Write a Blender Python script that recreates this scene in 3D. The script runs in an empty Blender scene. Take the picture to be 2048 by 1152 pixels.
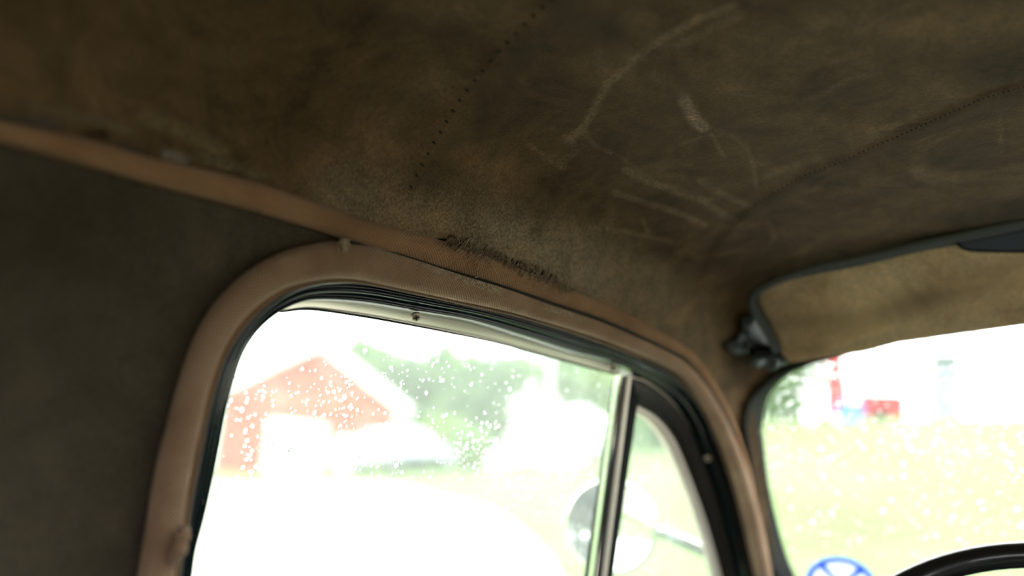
import bpy, bmesh, math, random
import numpy as np
from mathutils import Vector, Matrix
random.seed(7)
RNG = np.random.default_rng(11)
S = bpy.context.scene
COL = S.collection

# ------------------------------------------------------------------ camera, sky, exposure
CAM = np.array([0.0, 0.13, 1.12]); FPX = 1707.0
yaw, pitch, roll = [math.radians(a) for a in (37.0, 11.4, 5.0)]
fw = np.array([math.cos(pitch) * math.cos(yaw), math.cos(pitch) * math.sin(yaw), math.sin(pitch)])
rt0 = np.array([math.sin(yaw), -math.cos(yaw), 0]); up0 = np.cross(rt0, fw)
rt = math.cos(roll) * rt0 + math.sin(roll) * up0
up = np.cross(rt, fw)
cd = bpy.data.cameras.new('camera'); co = bpy.data.objects.new('camera', cd); COL.objects.link(co)
co.matrix_world = Matrix(((rt[0], up[0], -fw[0], CAM[0]), (rt[1], up[1], -fw[1], CAM[1]), (rt[2], up[2], -fw[2], CAM[2]), (0, 0, 0, 1)))
cd.sensor_width = 36.0; cd.lens = 36.0 * FPX / 2048.0
cd.clip_start = 0.02; cd.clip_end = 500
cd.dof.use_dof = True; cd.dof.focus_distance = 0.68; cd.dof.aperture_fstop = 1.9; cd.dof.aperture_blades = 9
S.camera = co

W = bpy.data.worlds.new('overcast_sky'); S.world = W; W.use_nodes = True
bgn = W.node_tree.nodes['Background']; bgn.inputs[0].default_value = (0.97, 0.99, 1.0, 1); bgn.inputs[1].default_value = 5.0
S.view_settings.view_transform = 'Standard'; S.view_settings.look = 'None'; S.view_settings.gamma = 1.0
S.view_settings.use_curve_mapping = False; S.view_settings.exposure = 0.4
S.cycles.use_denoising = True
S.cycles.max_bounces = 10; S.cycles.diffuse_bounces = 5; S.cycles.transparent_max_bounces = 16
S.cycles.caustics_reflective = False; S.cycles.caustics_refractive = False
S.cycles.sample_clamp_indirect = 6.0

# ------------------------------------------------------------------ cabin shape: rays and surfaces
CZ = CAM[2]
def rays(P):
    P = np.asarray(P, float)
    d = fw + rt * ((P[:, :1] - 1024) / FPX) + up * ((576 - P[:, 1:2]) / FPX)
    return d / np.linalg.norm(d, axis=1, keepdims=True)
def pix(p):
    v = np.asarray(p) - CAM; z = v @ fw
    zs = np.where(z > 0.02, z, np.nan)
    return np.stack([1024 + FPX * (v @ rt) / zs, 576 - FPX * (v @ up) / zs], -1)
def g_side(p):
    x, y, z = p[..., 0], p[..., 1], p[..., 2] - CZ
    return (np.abs(y) + .12 * z - (.60 - .05 * np.maximum(0, x - .3))) / 1.007
def g_front(p):
    x, y, z = p[..., 0], p[..., 1], p[..., 2] - CZ
    return (x + .72 * z + .30 * y * y - 1.27) / 1.232
def g_shell(p):
    x, y, z = p[..., 0], p[..., 1], p[..., 2] - CZ
    r = .035
    g = np.stack([g_side(p), z - (.315 - .20 * y * y - .045 * (x - .2) ** 2), g_front(p), -x - 1.0 + .5 * z])
    m = g.max(0)
    return m + r * np.log(np.exp((g - m) / r).sum(0))
def cast(o, d, g, off=0.0):
    o = np.asarray(o, float); lo = np.zeros(len(d)); hi = np.full(len(d), 4.0)
    off = np.broadcast_to(off, (len(d),))
    for _ in range(44):
        m = (lo + hi) / 2; q = g(o + d * m[:, None]) > off
        hi = np.where(q, m, hi); lo = np.where(q, lo, m)
    return o + d * lo[:, None]
def on_shell(P, off=0.0): return cast(CAM, rays(P), g_shell, off)
def on_side(P, off=0.0): return cast(CAM, rays(P), g_side, off)
def on_front(P, off=0.0): return cast(CAM, rays(P), g_front, off)
CORE = np.array([.35, 0, CZ - .15])
def project(p, off=0.0):
    sh = p.shape; q = p.reshape(-1, 3) - CORE; q = q / np.linalg.norm(q, axis=1, keepdims=True)
    return cast(CORE, q, g_shell, off).reshape(sh)
def resample(P, n, smooth=True):
    P = np.asarray(P, float)
    if smooth and len(P) > 2:                       # Catmull-Rom through the points
        Q = np.vstack([2 * P[0] - P[1], P, 2 * P[-1] - P[-2]]); out = []
        for i in range(len(P) - 1):
            a, b, c, d = Q[i:i + 4]
            for t in np.linspace(0, 1, 12, endpoint=False):
                out.append(.5 * ((2 * b) + (c - a) * t + (2 * a - 5 * b + 4 * c - d) * t * t + (3 * b - a - 3 * c + d) * t ** 3))
        out.append(P[-1]); P = np.array(out)
    L = np.r_[0, np.cumsum(np.linalg.norm(np.diff(P, axis=0), axis=1))]
    s = np.linspace(0, L[-1], n)
    return np.stack([np.interp(s, L, P[:, k]) for k in range(P.shape[1])], -1)
def side_xz(x, z, off=0.0):                          # a point on the side wall plane
    return np.array([x, .60 - .05 * max(0, x - .3) - .12 * z + off * 1.007, CZ + z])

# ------------------------------------------------------------------ materials
def mat(name):
    m = bpy.data.materials.new(name); m.use_nodes = True; nt = m.node_tree
    return m, nt, nt.nodes['Principled BSDF']
def N(nt, t, **k):
    n = nt.nodes.new(t)
    for a, v in k.items():
        if a.startswith('i_'): n.inputs[a[2:].replace('_', ' ')].default_value = v
        else: setattr(n, a, v)
    return n
def ramp(nt, stops, fac):
    r = nt.nodes.new('ShaderNodeValToRGB'); e = r.color_ramp.elements
    while len(e) < len(stops): e.new(.5)
    for el, (p, c) in zip(e, stops): el.position = p; el.color = (*c, 1)
    nt.links.new(fac, r.inputs[0]); return r
def simple(name, col, rough=.6, metal=0.0, noise=None, bump=None, coat=0.0, spec=None):
    m, nt, b = mat(name)
    b.inputs['Base Color'].default_value = (*col, 1); b.inputs['Roughness'].default_value = rough; b.inputs['Metallic'].default_value = metal
    b.inputs['Coat Weight'].default_value = coat
    if spec is not None: b.inputs['Specular IOR Level'].default_value = spec
    tc = nt.nodes.new('ShaderNodeTexCoord')
    if noise:
        sc, amt = noise
        n = N(nt, 'ShaderNodeTexNoise', i_Scale=sc, i_Detail=5.0); nt.links.new(tc.outputs['Object'], n.inputs['Vector'])
        r = ramp(nt, [(.3, tuple(c * (1 - amt) for c in col)), (.7, tuple(min(1, c * (1 + amt)) for c in col))], n.outputs[0])
        nt.links.new(r.outputs[0], b.inputs['Base Color'])
    if bump:
        sc, st, di = bump
        n = N(nt, 'ShaderNodeTexNoise', i_Scale=sc, i_Detail=3.0); nt.links.new(tc.outputs['Object'], n.inputs['Vector'])
        bp = N(nt, 'ShaderNodeBump', i_Strength=st, i_Distance=di); nt.links.new(n.outputs[0], bp.inputs['Height']); nt.links.new(bp.outputs[0], b.inputs['Normal'])
    return m
def cloth(name, dark, mid, light, scale=9.0, weave=800.0, depth=.0005, dist=1.0, blotch=24.0, bl=1.0):
    """old woven cloth: soft mottling, a fine weave and worn and lit tones painted per vertex (attribute 'wear', rgb + amount)"""
    m, nt, b = mat(name); L = nt.links
    tc = nt.nodes.new('ShaderNodeTexCoord')
    n1 = N(nt, 'ShaderNodeTexNoise', i_Scale=scale, i_Detail=7.0, i_Roughness=.62, i_Distortion=dist); L.new(tc.outputs['Object'], n1.inputs['Vector'])
    r1 = ramp(nt, [(.33, dark), (.52, mid), (.72, light)], n1.outputs[0])
    n2 = N(nt, 'ShaderNodeTexNoise', i_Scale=weave, i_Detail=2.0, i_Roughness=.6)
    mp = N(nt, 'ShaderNodeMapping'); mp.inputs['Scale'].default_value = (1.0, .45, .6); mp.inputs['Rotation'].default_value = (0, 0, .5)
    L.new(tc.outputs['Object'], mp.inputs['Vector']); L.new(mp.outputs[0], n2.inputs['Vector'])
    r2 = ramp(nt, [(.3, (.66, .66, .66)), (.7, (1.22, 1.22, 1.22))], n2.outputs[0])
    mul = N(nt, 'ShaderNodeMix', data_type='RGBA', blend_type='MULTIPLY'); mul.inputs[0].default_value = 1.0
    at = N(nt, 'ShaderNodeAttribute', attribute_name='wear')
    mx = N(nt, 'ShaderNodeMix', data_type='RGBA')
    # the painted edges break up along the weave
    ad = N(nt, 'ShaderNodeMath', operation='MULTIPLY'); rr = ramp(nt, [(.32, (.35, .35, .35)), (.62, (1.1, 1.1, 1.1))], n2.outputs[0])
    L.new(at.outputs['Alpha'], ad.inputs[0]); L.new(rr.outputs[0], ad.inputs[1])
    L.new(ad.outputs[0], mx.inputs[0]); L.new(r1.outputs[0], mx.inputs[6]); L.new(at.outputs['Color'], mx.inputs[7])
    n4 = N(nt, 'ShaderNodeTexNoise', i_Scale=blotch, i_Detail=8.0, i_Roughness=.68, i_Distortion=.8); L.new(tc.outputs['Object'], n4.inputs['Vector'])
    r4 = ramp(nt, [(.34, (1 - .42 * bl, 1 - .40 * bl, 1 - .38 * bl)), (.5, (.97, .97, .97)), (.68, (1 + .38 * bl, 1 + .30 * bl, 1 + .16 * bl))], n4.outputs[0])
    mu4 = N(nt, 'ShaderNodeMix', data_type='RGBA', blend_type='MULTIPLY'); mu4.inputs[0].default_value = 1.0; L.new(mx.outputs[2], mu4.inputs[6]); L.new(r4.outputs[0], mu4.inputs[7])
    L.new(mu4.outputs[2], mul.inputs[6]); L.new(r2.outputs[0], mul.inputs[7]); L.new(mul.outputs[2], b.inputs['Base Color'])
    bp = N(nt, 'ShaderNodeBump', i_Strength=.8, i_Distance=depth); L.new(n2.outputs[0], bp.inputs['Height'])
    n3 = N(nt, 'ShaderNodeTexNoise', i_Scale=26.0, i_Detail=3.0); L.new(tc.outputs['Object'], n3.inputs['Vector'])
    bp2 = N(nt, 'ShaderNodeBump', i_Strength=.35, i_Distance=.004); L.new(n3.outputs[0], bp2.inputs['Height']); L.new(bp.outputs[0], bp2.inputs['Normal'])
    L.new(bp2.outputs[0], b.inputs['Normal'])
    b.inputs['Roughness'].default_value = .95; b.inputs['Specular IOR Level'].default_value = .1
    b.inputs['Sheen Weight'].default_value = .15; b.inputs['Sheen Roughness'].default_value = .5
    return m
def knit(name, dark, mid, light):
    """ribbed knit over a padded welt: the UV runs along (m) and around (0..1) the roll"""
    m, nt, b = mat(name); L = nt.links
    uv = nt.nodes.new('ShaderNodeUVMap'); tc = nt.nodes.new('ShaderNodeTexCoord')
    mp = N(nt, 'ShaderNodeMapping'); mp.inputs['Scale'].default_value = (1.0, 1.0, 1.0); L.new(uv.outputs[0], mp.inputs['Vector'])
    w1 = N(nt, 'ShaderNodeTexWave', bands_direction='DIAGONAL', i_Scale=215.0, i_Distortion=1.8, i_Detail=2.0); L.new(mp.outputs[0], w1.inputs['Vector'])
    mp2 = N(nt, 'ShaderNodeMapping'); mp2.inputs['Scale'].default_value = (1.0, -1.0, 1.0); L.new(uv.outputs[0], mp2.inputs['Vector'])
    w2 = N(nt, 'ShaderNodeTexWave', bands_direction='DIAGONAL', i_Scale=215.0, i_Distortion=1.8, i_Detail=2.0); L.new(mp2.outputs[0], w2.inputs['Vector'])
    mxw = N(nt, 'ShaderNodeMath', operation='MULTIPLY'); L.new(w1.outputs['Fac'], mxw.inputs[0]); L.new(w2.outputs['Fac'], mxw.inputs[1])
    n1 = N(nt, 'ShaderNodeTexNoise', i_Scale=14.0, i_Detail=6.0, i_Roughness=.65); L.new(tc.outputs['Object'], n1.inputs['Vector'])
    r1 = ramp(nt, [(.32, dark), (.52, mid), (.7, light)], n1.outputs[0])
    at = N(nt, 'ShaderNodeAttribute', attribute_name='wear')
    n2 = N(nt, 'ShaderNodeTexNoise', i_Scale=330.0, i_Detail=2.0); L.new(tc.outputs['Object'], n2.inputs['Vector'])
    rr = ramp(nt, [(.48, (0, 0, 0)), (.58, (1, 1, 1))], n2.outputs[0])
    ad = N(nt, 'ShaderNodeMath', operation='MULTIPLY'); L.new(at.outputs['Alpha'], ad.inputs[0]); L.new(rr.outputs[0], ad.inputs[1])
    mx = N(nt, 'ShaderNodeMix', data_type='RGBA'); L.new(ad.outputs[0], mx.inputs[0]); L.new(r1.outputs[0], mx.inputs[6]); L.new(at.outputs['Color'], mx.inputs[7])
    r2 = ramp(nt, [(.0, (.6, .56, .52)), (.5, (1.15, 1.15, 1.15))], mxw.outputs[0])
    mul = N(nt, 'ShaderNodeMix', data_type='RGBA', blend_type='MULTIPLY'); mul.inputs[0].default_value = 1.0
    L.new(mx.outputs[2], mul.inputs[6]); L.new(r2.outputs[0], mul.inputs[7]); L.new(mul.outputs[2], b.inputs['Base Color'])
    bp = N(nt, 'ShaderNodeBump', i_Strength=.9, i_Distance=.0009); L.new(mxw.outputs[0], bp.inputs['Height']); L.new(bp.outputs[0], b.inputs['Normal'])
    b.inputs['Roughness'].default_value = .9; b.inputs['Specular IOR Level'].default_value = .15
    b.inputs['Sheen Weight'].default_value = .2
    return m
def glass(name, tint, film, gloss=.04):
    """window glass with the thin film of water and dirt that veils what is behind it"""
    m = bpy.data.materials.new(name); m.use_nodes = True; nt = m.node_tree; nt.nodes.clear(); L = nt.links
    out = nt.nodes.new('ShaderNodeOutputMaterial'); tr = nt.nodes.new('ShaderNodeBsdfTransparent'); tr.inputs[0].default_value = (*tint, 1)
    tl = nt.nodes.new('ShaderNodeBsdfTranslucent'); tl.inputs[0].default_value = (.95, 1, .97, 1)
    gl = nt.nodes.new('ShaderNodeBsdfGlossy'); gl.inputs['Roughness'].default_value = .02
    tc = nt.nodes.new('ShaderNodeTexCoord'); n = N(nt, 'ShaderNodeTexNoise', i_Scale=7.0, i_Detail=5.0); L.new(tc.outputs['Object'], n.inputs['Vector'])
    mr = N(nt, 'ShaderNodeMapRange'); mr.inputs[3].default_value = film * .7; mr.inputs[4].default_value = film * 1.3; L.new(n.outputs[0], mr.inputs[0])
    m1 = nt.nodes.new('ShaderNodeMixShader'); L.new(mr.outputs[0], m1.inputs[0]); L.new(tr.outputs[0], m1.inputs[1]); L.new(tl.outputs[0], m1.inputs[2])
    m2 = nt.nodes.new('ShaderNodeMixShader'); m2.inputs[0].default_value = gloss; L.new(m1.outputs[0], m2.inputs[1]); L.new(gl.outputs[0], m2.inputs[2])
    L.new(m2.outputs[0], out.inputs[0]); return m
def water():
    m, nt, b = mat('rain_water')
    b.inputs['Base Color'].default_value = (1, 1, 1, 1); b.inputs['Roughness'].default_value = .32; b.inputs['IOR'].default_value = 1.33
    b.inputs['Transmission Weight'].default_value = 1.0
    return m

M = dict(
    lining=cloth('headliner_cloth', (.055, .034, .015), (.135, .085, .042), (.21, .137, .072), 8.0, bl=.8),
    pillar=cloth('pillar_cloth', (.062, .048, .031), (.082, .065, .043), (.105, .085, .058), 12.0, bl=.3),
    welt=knit('welt_knit', (.33, .195, .115), (.47, .30, .19), (.56, .385, .26)),
    welt2=knit('rail_knit', (.32, .165, .08), (.47, .26, .135), (.55, .335, .19)),
    piping=knit('piping_knit', (.15, .085, .045), (.22, .125, .06), (.26, .15, .08)),
    paint=simple('dark_green_paint', (.004, .014, .018), .12, noise=(30, .25), spec=.5, bump=(45, .12, .0015)),
    rubber=simple('black_rubber', (.005, .0055, .0055), .75, bump=(300, .2, .0004), spec=.1),
    ventframe=simple('vent_black_paint', (.016, .013, .010), .5, spec=.25),
    alu=simple('channel_metal', (.86, .77, .68), .38, .35, bump=(60, .1, .0006)),
    chrome=simple('chrome', (.8, .8, .78), .08, 1.0),
    screw=simple('worn_screw_metal', (.50, .43, .34), .5, .5, noise=(500, .4)),
    slot=simple('screw_slot_dirt', (.03, .025, .02), .8),
    felt=simple('channel_felt', (.02, .022, .018), .95),
    roofskin=simple('rusty_roof_metal', (.022, .012, .007), .8, noise=(40, .5)),
    thread=simple('loose_thread', (.46, .37, .26), .9),
    stitch=simple('stitch_thread', (.008, .007, .005), .9),
    visor=cloth('visor_cloth', (.52, .35, .21), (.68, .485, .30), (.78, .58, .37), 10.0, 700.0, .0004, .6, 9.0, .7),
    binding=simple('grey_vinyl_binding', (.10, .108, .112), .5, bump=(700, .3, .0004)),
    vinyl=simple('dark_vinyl', (.06, .072, .095), .4, bump=(900, .5, .0006)),
    castmetal=simple('grey_cast_metal', (.13, .15, .16), .42, .55, noise=(180, .35), bump=(200, .2, .0005)),
    wheelblack=simple('glossy_black_plastic', (.006, .006, .006), .3, coat=.5),
    glass=glass('wet_side_glass', (.93, .99, .95), .055), shield=glass('wet_windscreen_glass', (.95, .99, .94), .035),
    mirror=simple('mirror_silver', (.42, .48, .46), .06, 1.0, bump=(90, .25, .001)),
    water=water(),
    dash=simple('dashboard_paint', (.02, .03, .03), .4), carpet=simple('floor_rubber', (.03, .03, .028), .9, noise=(60, .3)),
)

# ------------------------------------------------------------------ builders
def add(name, V, Fc, m, parent=None, smooth=True, uv=None, wear=None):
    me = bpy.data.meshes.new(name); V = np.asarray(V, float)
    me.from_pydata([tuple(v) for v in V], [], [tuple(int(i) for i in f) for f in Fc]); me.validate(); me.update()
    if smooth: me.polygons.foreach_set('use_smooth', [True] * len(me.polygons))
    if uv is not None:
        ul = me.uv_layers.new(name='UVMap'); li = np.zeros(len(me.loops), int); me.loops.foreach_get('vertex_index', li)
        ul.data.foreach_set('uv', np.asarray(uv)[li].ravel())
    if wear is not None:
        a = me.color_attributes.new('wear', 'FLOAT_COLOR', 'POINT'); a.data.foreach_set('color', np.asarray(wear, float).ravel())
    o = bpy.data.objects.new(name, me); COL.objects.link(o)
    if m is not None: me.materials.append(m)
    if parent is not None: o.parent = parent; o.matrix_parent_inverse = parent.matrix_world.inverted()
    return o
def empty(name, loc=(0, 0, 0), rz=0.0):
    o = bpy.data.objects.new(name, None); COL.objects.link(o); o.location = loc; o.rotation_euler = (0, 0, rz)
    o.empty_display_size = .05
    o.matrix_world = Matrix.Translation(loc) @ Matrix.Rotation(rz, 4, 'Z')
    return o
def tag(o, label, cat=None, group=None, kind=None):
    o['label'] = label
    if cat: o['category'] = cat
    if group: o['group'] = group
    if kind: o['kind'] = kind
    return o
def grid_faces(nu, nv, closed_v=False):
    i, j = np.meshgrid(np.arange(nu - 1), np.arange(nv if closed_v else nv - 1), indexing='ij'); j2 = (j + 1) % nv
    return np.stack([i * nv + j, (i + 1) * nv + j, (i + 1) * nv + j2, i * nv + j2], -1).reshape(-1, 4)
def tangent(C): t = np.gradient(C, axis=0); return t / np.linalg.norm(t, axis=1, keepdims=True)
def tube(name, C, R, m, parent=None, seg=14, flat=1.0, inward=None, wearf=None, caps=True):
    """a roll along C; inward = direction of its own depth axis"""
    C = np.asarray(C, float); n = len(C); R = np.broadcast_to(R, (n,)); t = tangent(C)
    if inward is None:
        ref = np.array([0, 0, 1.0]) if abs(t[0][2]) < .9 else np.array([1.0, 0, 0]); a = []
        b = ref - t[0] * (ref @ t[0])
        for k in range(n):
            b = b - t[k] * (b @ t[k]); b /= np.linalg.norm(b); a.append(b)
        a = np.array(a)
    else:
        a = np.broadcast_to(inward, C.shape); a = a - t * (a * t).sum(1, keepdims=True); a = a / np.linalg.norm(a, axis=1, keepdims=True)
    b = np.cross(t, a); ang = np.linspace(0, 2 * math.pi, seg, endpoint=False)
    V = C[:, None] + R[:, None, None] * (a[:, None] * np.cos(ang)[None, :, None] * flat + b[:, None] * np.sin(ang)[None, :, None])
    L = np.r_[0, np.cumsum(np.linalg.norm(np.diff(C, axis=0), axis=1))]
    uv = np.stack([np.repeat(L, seg), (np.minimum(ang, 2 * math.pi - ang)[None, :] * R[:, None]).ravel()], -1)
    Fc = [tuple(f) for f in grid_faces(n, seg, True)]
    if caps: Fc += [tuple(range(seg))[::-1], tuple((n - 1) * seg + k for k in range(seg))]
    V = V.reshape(-1, 3)
    return add(name, V, Fc, m, parent, True, uv, wearf(V) if wearf else None)
def loft(name, curves, m, parent=None, closed=False, smooth=True, wear=None):
    """surface through a list of curves with equal point counts"""
    A = np.stack(curves, 1); n, k = A.shape[:2]
    Fc = [tuple(f) for f in grid_faces(n, k)]
    if closed: Fc += [((n - 1) * k + j, j, j + 1, (n - 1) * k + j + 1) for j in range(k - 1)]
    return add(name, A.reshape(-1, 3), Fc, m, parent, smooth, wear=wear)
def prism(name, P, thick, m, parent=None, smooth=False):
    """polygon P (3D, nearly flat) given the thickness vector thick"""
    P = np.asarray(P); n = len(P); V = np.vstack([P, P + thick])
    Fc = [tuple(range(n))[::-1], tuple(range(n, 2 * n))] + [(i, (i + 1) % n, n + (i + 1) % n, n + i) for i in range(n)]
    return add(name, V, Fc, m, parent, smooth)
def mirror_y(P): Q = np.array(P, float); Q[..., 1] *= -1; return Q
def lathe(prof, seg=24):
    V, Fc = [], []; n = len(prof)
    for r, z in prof:
        for k in range(seg): a = 2 * math.pi * k / seg; V.append((r * math.cos(a), r * math.sin(a), z))
    for i in range(n - 1):
        for k in range(seg): k2 = (k + 1) % seg; Fc.append((i * seg + k, i * seg + k2, (i + 1) * seg + k2, (i + 1) * seg + k))
    Fc += [tuple(range(seg))[::-1], tuple((n - 1) * seg + k for k in range(seg))]
    return np.array(V), Fc
def frame_of(n, loc):
    n = Vector(n).normalized(); q = n.to_track_quat('Z', 'Y'); return Matrix.Translation(Vector(loc)) @ q.to_matrix().to_4x4()
def box(name, lo, hi, m, parent=None, bev=0.0):
    bm = bmesh.new(); bmesh.ops.create_cube(bm, size=1.0)
    for v in bm.verts: v.co = Vector([(lo[i] + hi[i]) / 2 + v.co[i] * (hi[i] - lo[i]) for i in range(3)])
    if bev: bmesh.ops.bevel(bm, geom=bm.edges[:], offset=bev, segments=2, affect='EDGES')
    me = bpy.data.meshes.new(name); bm.to_mesh(me); bm.free(); me.materials.append(m)
    o = bpy.data.objects.new(name, me); COL.objects.link(o)
    if parent is not None: o.parent = parent
    return o

# worn marks and painted rail light: (pixel polyline, half width px, colour, amount)
CH = (.30, .21, .125)
STROKES = [
    ([(1470, 10), (1400, 38), (1330, 75), (1265, 122), (1215, 170), (1190, 215), (1165, 255), (1140, 278)], 9, CH, .55),
    ([(1480, 30), (1400, 70), (1330, 110)], 10, CH, .25), ([(1215, 175), (1200, 130), (1195, 90)], 12, CH, .22),
    ([(1368, 200), (1380, 222), (1392, 243), (1405, 252)], 14, (.44, .31, .22), .8),
    ([(1360, 185), (1342, 165), (1325, 170)], 10, CH, .2),
    ([(1405, 252), (1425, 272), (1440, 300), (1450, 315)], 5, CH, .5), ([(1405, 250), (1470, 275), (1500, 310), (1510, 350), (1512, 372)], 6, CH, .38),
    ([(1440, 270), (1400, 275), (1360, 290)], 4, CH, .3),
    ([(1165, 255), (1190, 290), (1250, 320), (1310, 365), (1370, 395), (1440, 400)], 6, CH, .35),
    ([(1250, 340), (1290, 360), (1350, 380), (1400, 398), (1440, 425), (1470, 440)], 8, CH, .65),
    ([(1400, 362), (1440, 385), (1475, 402), (1500, 412)], 8, CH, .55),
    ([(1230, 385), (1280, 402), (1340, 420), (1390, 440), (1410, 450)], 7, CH, .55),
    ([(1180, 455), (1230, 460), (1280, 470), (1340, 482)], 5, CH, .45), ([(1285, 440), (1298, 465)], 6, CH, .4), ([(1225, 420), (1210, 450)], 12, CH, .3),
    ([(1600, 205), (1640, 190), (1700, 160), (1760, 145)], 7, CH, .3), ([(1120, 330), (1150, 300), (1130, 275)], 9, CH, .3),
    ([(1740, 262), (1790, 250), (1830, 232)], 7, (.26, .17, .08), .5), ([(1580, 290), (1640, 275)], 8, CH, .25), ([(1530, 350), (1590, 330), (1640, 315)], 8, (.25, .17, .09), .4),
    ([(1995, 195), (2000, 250), (2003, 300)], 7, (.25, .17, .09), .4), ([(1850, 330), (1830, 348), (1870, 370)], 8, (.22, .15, .08), .4),
    ([(1560, 395), (1600, 385), (1640, 378)], 7, (.22, .15, .08), .4), ([(1535, 445), (1550, 470), (1540, 490)], 6, CH, .3),
    ([(1920, 90), (1960, 40), (1990, 0)], 22, (.24, .16, .08), .3), ([(1060, 290), (1100, 320), (1130, 335)], 6, CH, .3),
    ([(1100, 500), (1160, 490), (1230, 495)], 10, (.25, .19, .13), .3),
    ([(690, 400), (800, 432), (930, 455), (1060, 500), (1160, 545), (1250, 590), (1340, 630), (1400, 690)], 80, (.31, .235, .15), .6),  # light along the rail painted into the cloth, mixed with grey dust
    ([(1000, 470), (1100, 515), (1180, 555)], 48, (.40, .315, .22), .5), ([(1120, 470), (1230, 500), (1320, 560)], 40, (.28, .22, .14), .35),  # paler strokes by the tear: brighter light put into the colour
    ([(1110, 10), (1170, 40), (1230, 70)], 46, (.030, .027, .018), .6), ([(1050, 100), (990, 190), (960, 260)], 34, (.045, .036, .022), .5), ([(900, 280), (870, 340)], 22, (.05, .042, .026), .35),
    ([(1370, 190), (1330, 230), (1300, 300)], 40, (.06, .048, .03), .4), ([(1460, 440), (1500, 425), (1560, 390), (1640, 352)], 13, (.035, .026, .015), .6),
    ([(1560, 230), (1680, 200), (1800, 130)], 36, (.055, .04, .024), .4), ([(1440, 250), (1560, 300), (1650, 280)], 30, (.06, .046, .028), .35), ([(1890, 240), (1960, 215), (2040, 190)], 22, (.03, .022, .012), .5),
    # frayed, bleached edge along the rail and a rust hole
    ([(-20, 232), (60, 242), (120, 255)], 12, (.09, .085, .09), .8), ([(60, 215), (150, 232), (260, 262)], 12, (.20, .165, .11), .5),
    ([(170, 268), (193, 268), (212, 270)], 13, (.030, .010, .004), 1.0), ([(245, 292), (290, 308)], 9, (.07, .06, .055), .8),
    ([(330, 308), (352, 314), (368, 320)], 12, (.32, .28, .24), .8), ([(290, 235), (330, 250), (380, 270), (440, 300)], 18, (.23, .175, .09), .6),
    ([(400, 312), (450, 330), (520, 352)], 12, (.22, .19, .12), .5), ([(240, 150), (232, 165)], 10, (.17, .13, .07), .4),
    ([(900, 473), (908, 476)], 6, (.08, .02, .008), 1.0), ([(820, 470), (860, 477), (898, 484)], 6, (.33, .28, .2), .5),
]
def paint(V, strokes=STROKES, hold=None):
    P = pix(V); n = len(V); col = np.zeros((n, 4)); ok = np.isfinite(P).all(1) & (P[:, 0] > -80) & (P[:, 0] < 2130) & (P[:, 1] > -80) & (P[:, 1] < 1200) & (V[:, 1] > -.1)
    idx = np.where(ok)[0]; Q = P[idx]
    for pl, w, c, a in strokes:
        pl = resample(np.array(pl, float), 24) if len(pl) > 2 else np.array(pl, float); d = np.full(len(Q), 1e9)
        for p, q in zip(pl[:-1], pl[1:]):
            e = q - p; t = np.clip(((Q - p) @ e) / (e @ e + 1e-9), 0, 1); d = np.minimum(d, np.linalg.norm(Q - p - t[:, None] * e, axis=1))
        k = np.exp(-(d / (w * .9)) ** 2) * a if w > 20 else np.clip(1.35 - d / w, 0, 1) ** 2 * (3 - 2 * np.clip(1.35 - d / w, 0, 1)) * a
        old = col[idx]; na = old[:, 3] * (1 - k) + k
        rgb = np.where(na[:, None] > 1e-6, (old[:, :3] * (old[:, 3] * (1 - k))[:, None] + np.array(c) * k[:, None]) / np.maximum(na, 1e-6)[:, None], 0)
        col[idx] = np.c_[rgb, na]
    return col

# ------------------------------------------------------------------ outlines read off the photograph (px)
RAIL_UP = [(0, 245), (176, 281), (316, 321), (457, 349), (598, 393), (725, 439), (831, 466), (936, 494), (1042, 536), (1130, 575), (1218, 610), (1340, 672), (1383, 702), (1422, 751), (1453, 806), (1477, 857), (1496, 920), (1513, 990), (1530, 1065), (1545, 1150)]
RAIL_LO = [(0, 281), (176, 333), (352, 382), (527, 431), (668, 473), (796, 513), (901, 546), (989, 571), (1091, 605), (1218, 648), (1340, 704), (1375, 725), (1412, 772), (1440, 820), (1465, 876), (1486, 935), (1500, 998), (1517, 1075), (1530, 1150)]
WELT_OUT = [(279, 1152), (299, 1016), (320, 897), (337, 845), (365, 739), (408, 637), (457, 574), (524, 524), (594, 497), (683, 484), (796, 513), (901, 546), (989, 571), (1091, 605), (1218, 648), (1340, 704), (1375, 725), (1412, 772), (1441, 818), (1469, 872), (1490, 925), (1512, 998), (1528, 1065), (1545, 1152)]
WELT_IN = [(345, 1152), (364, 1050), (371, 999), (391, 897), (401, 845), (429, 739), (457, 679), (506, 619), (559, 581), (629, 558), (717, 556), (822, 577), (980, 612), (1042, 627), (1147, 659), (1253, 698), (1335, 735), (1390, 786), (1426, 849), (1453, 920), (1477, 998), (1508, 1132), (1513, 1155)]
DAY = [(378, 1152), (386, 1095), (405, 1027), (419, 965), (436, 880), (447, 820), (463, 760), (480, 708), (508, 664), (545, 632), (585, 612), (626, 605), (717, 611), (831, 629), (936, 647), (1042, 678), (1147, 710), (1233, 733), (1296, 765), (1343, 802), (1375, 849), (1398, 904), (1414, 943), (1434, 998), (1452, 1070), (1470, 1155)]
GLASS_TOP = [(560, 622), (620, 617), (720, 630), (831, 650), (982, 681), (1077, 706), (1239, 750)]
VENT_OUT = [(1255, 752), (1296, 767), (1343, 804), (1375, 851), (1398, 906), (1414, 945), (1434, 1000), (1452, 1072), (1470, 1157)]
VENT_CHROME = [(1268, 806), (1304, 825), (1328, 845), (1351, 877), (1368, 915), (1383, 955), (1400, 1000), (1414, 1041), (1430, 1095), (1445, 1152)]
VENT_GLASS = [(1262, 822), (1290, 834), (1312, 853), (1335, 884), (1349, 912), (1363, 945), (1383, 995), (1399, 1041), (1415, 1090), (1432, 1152)]
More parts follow.
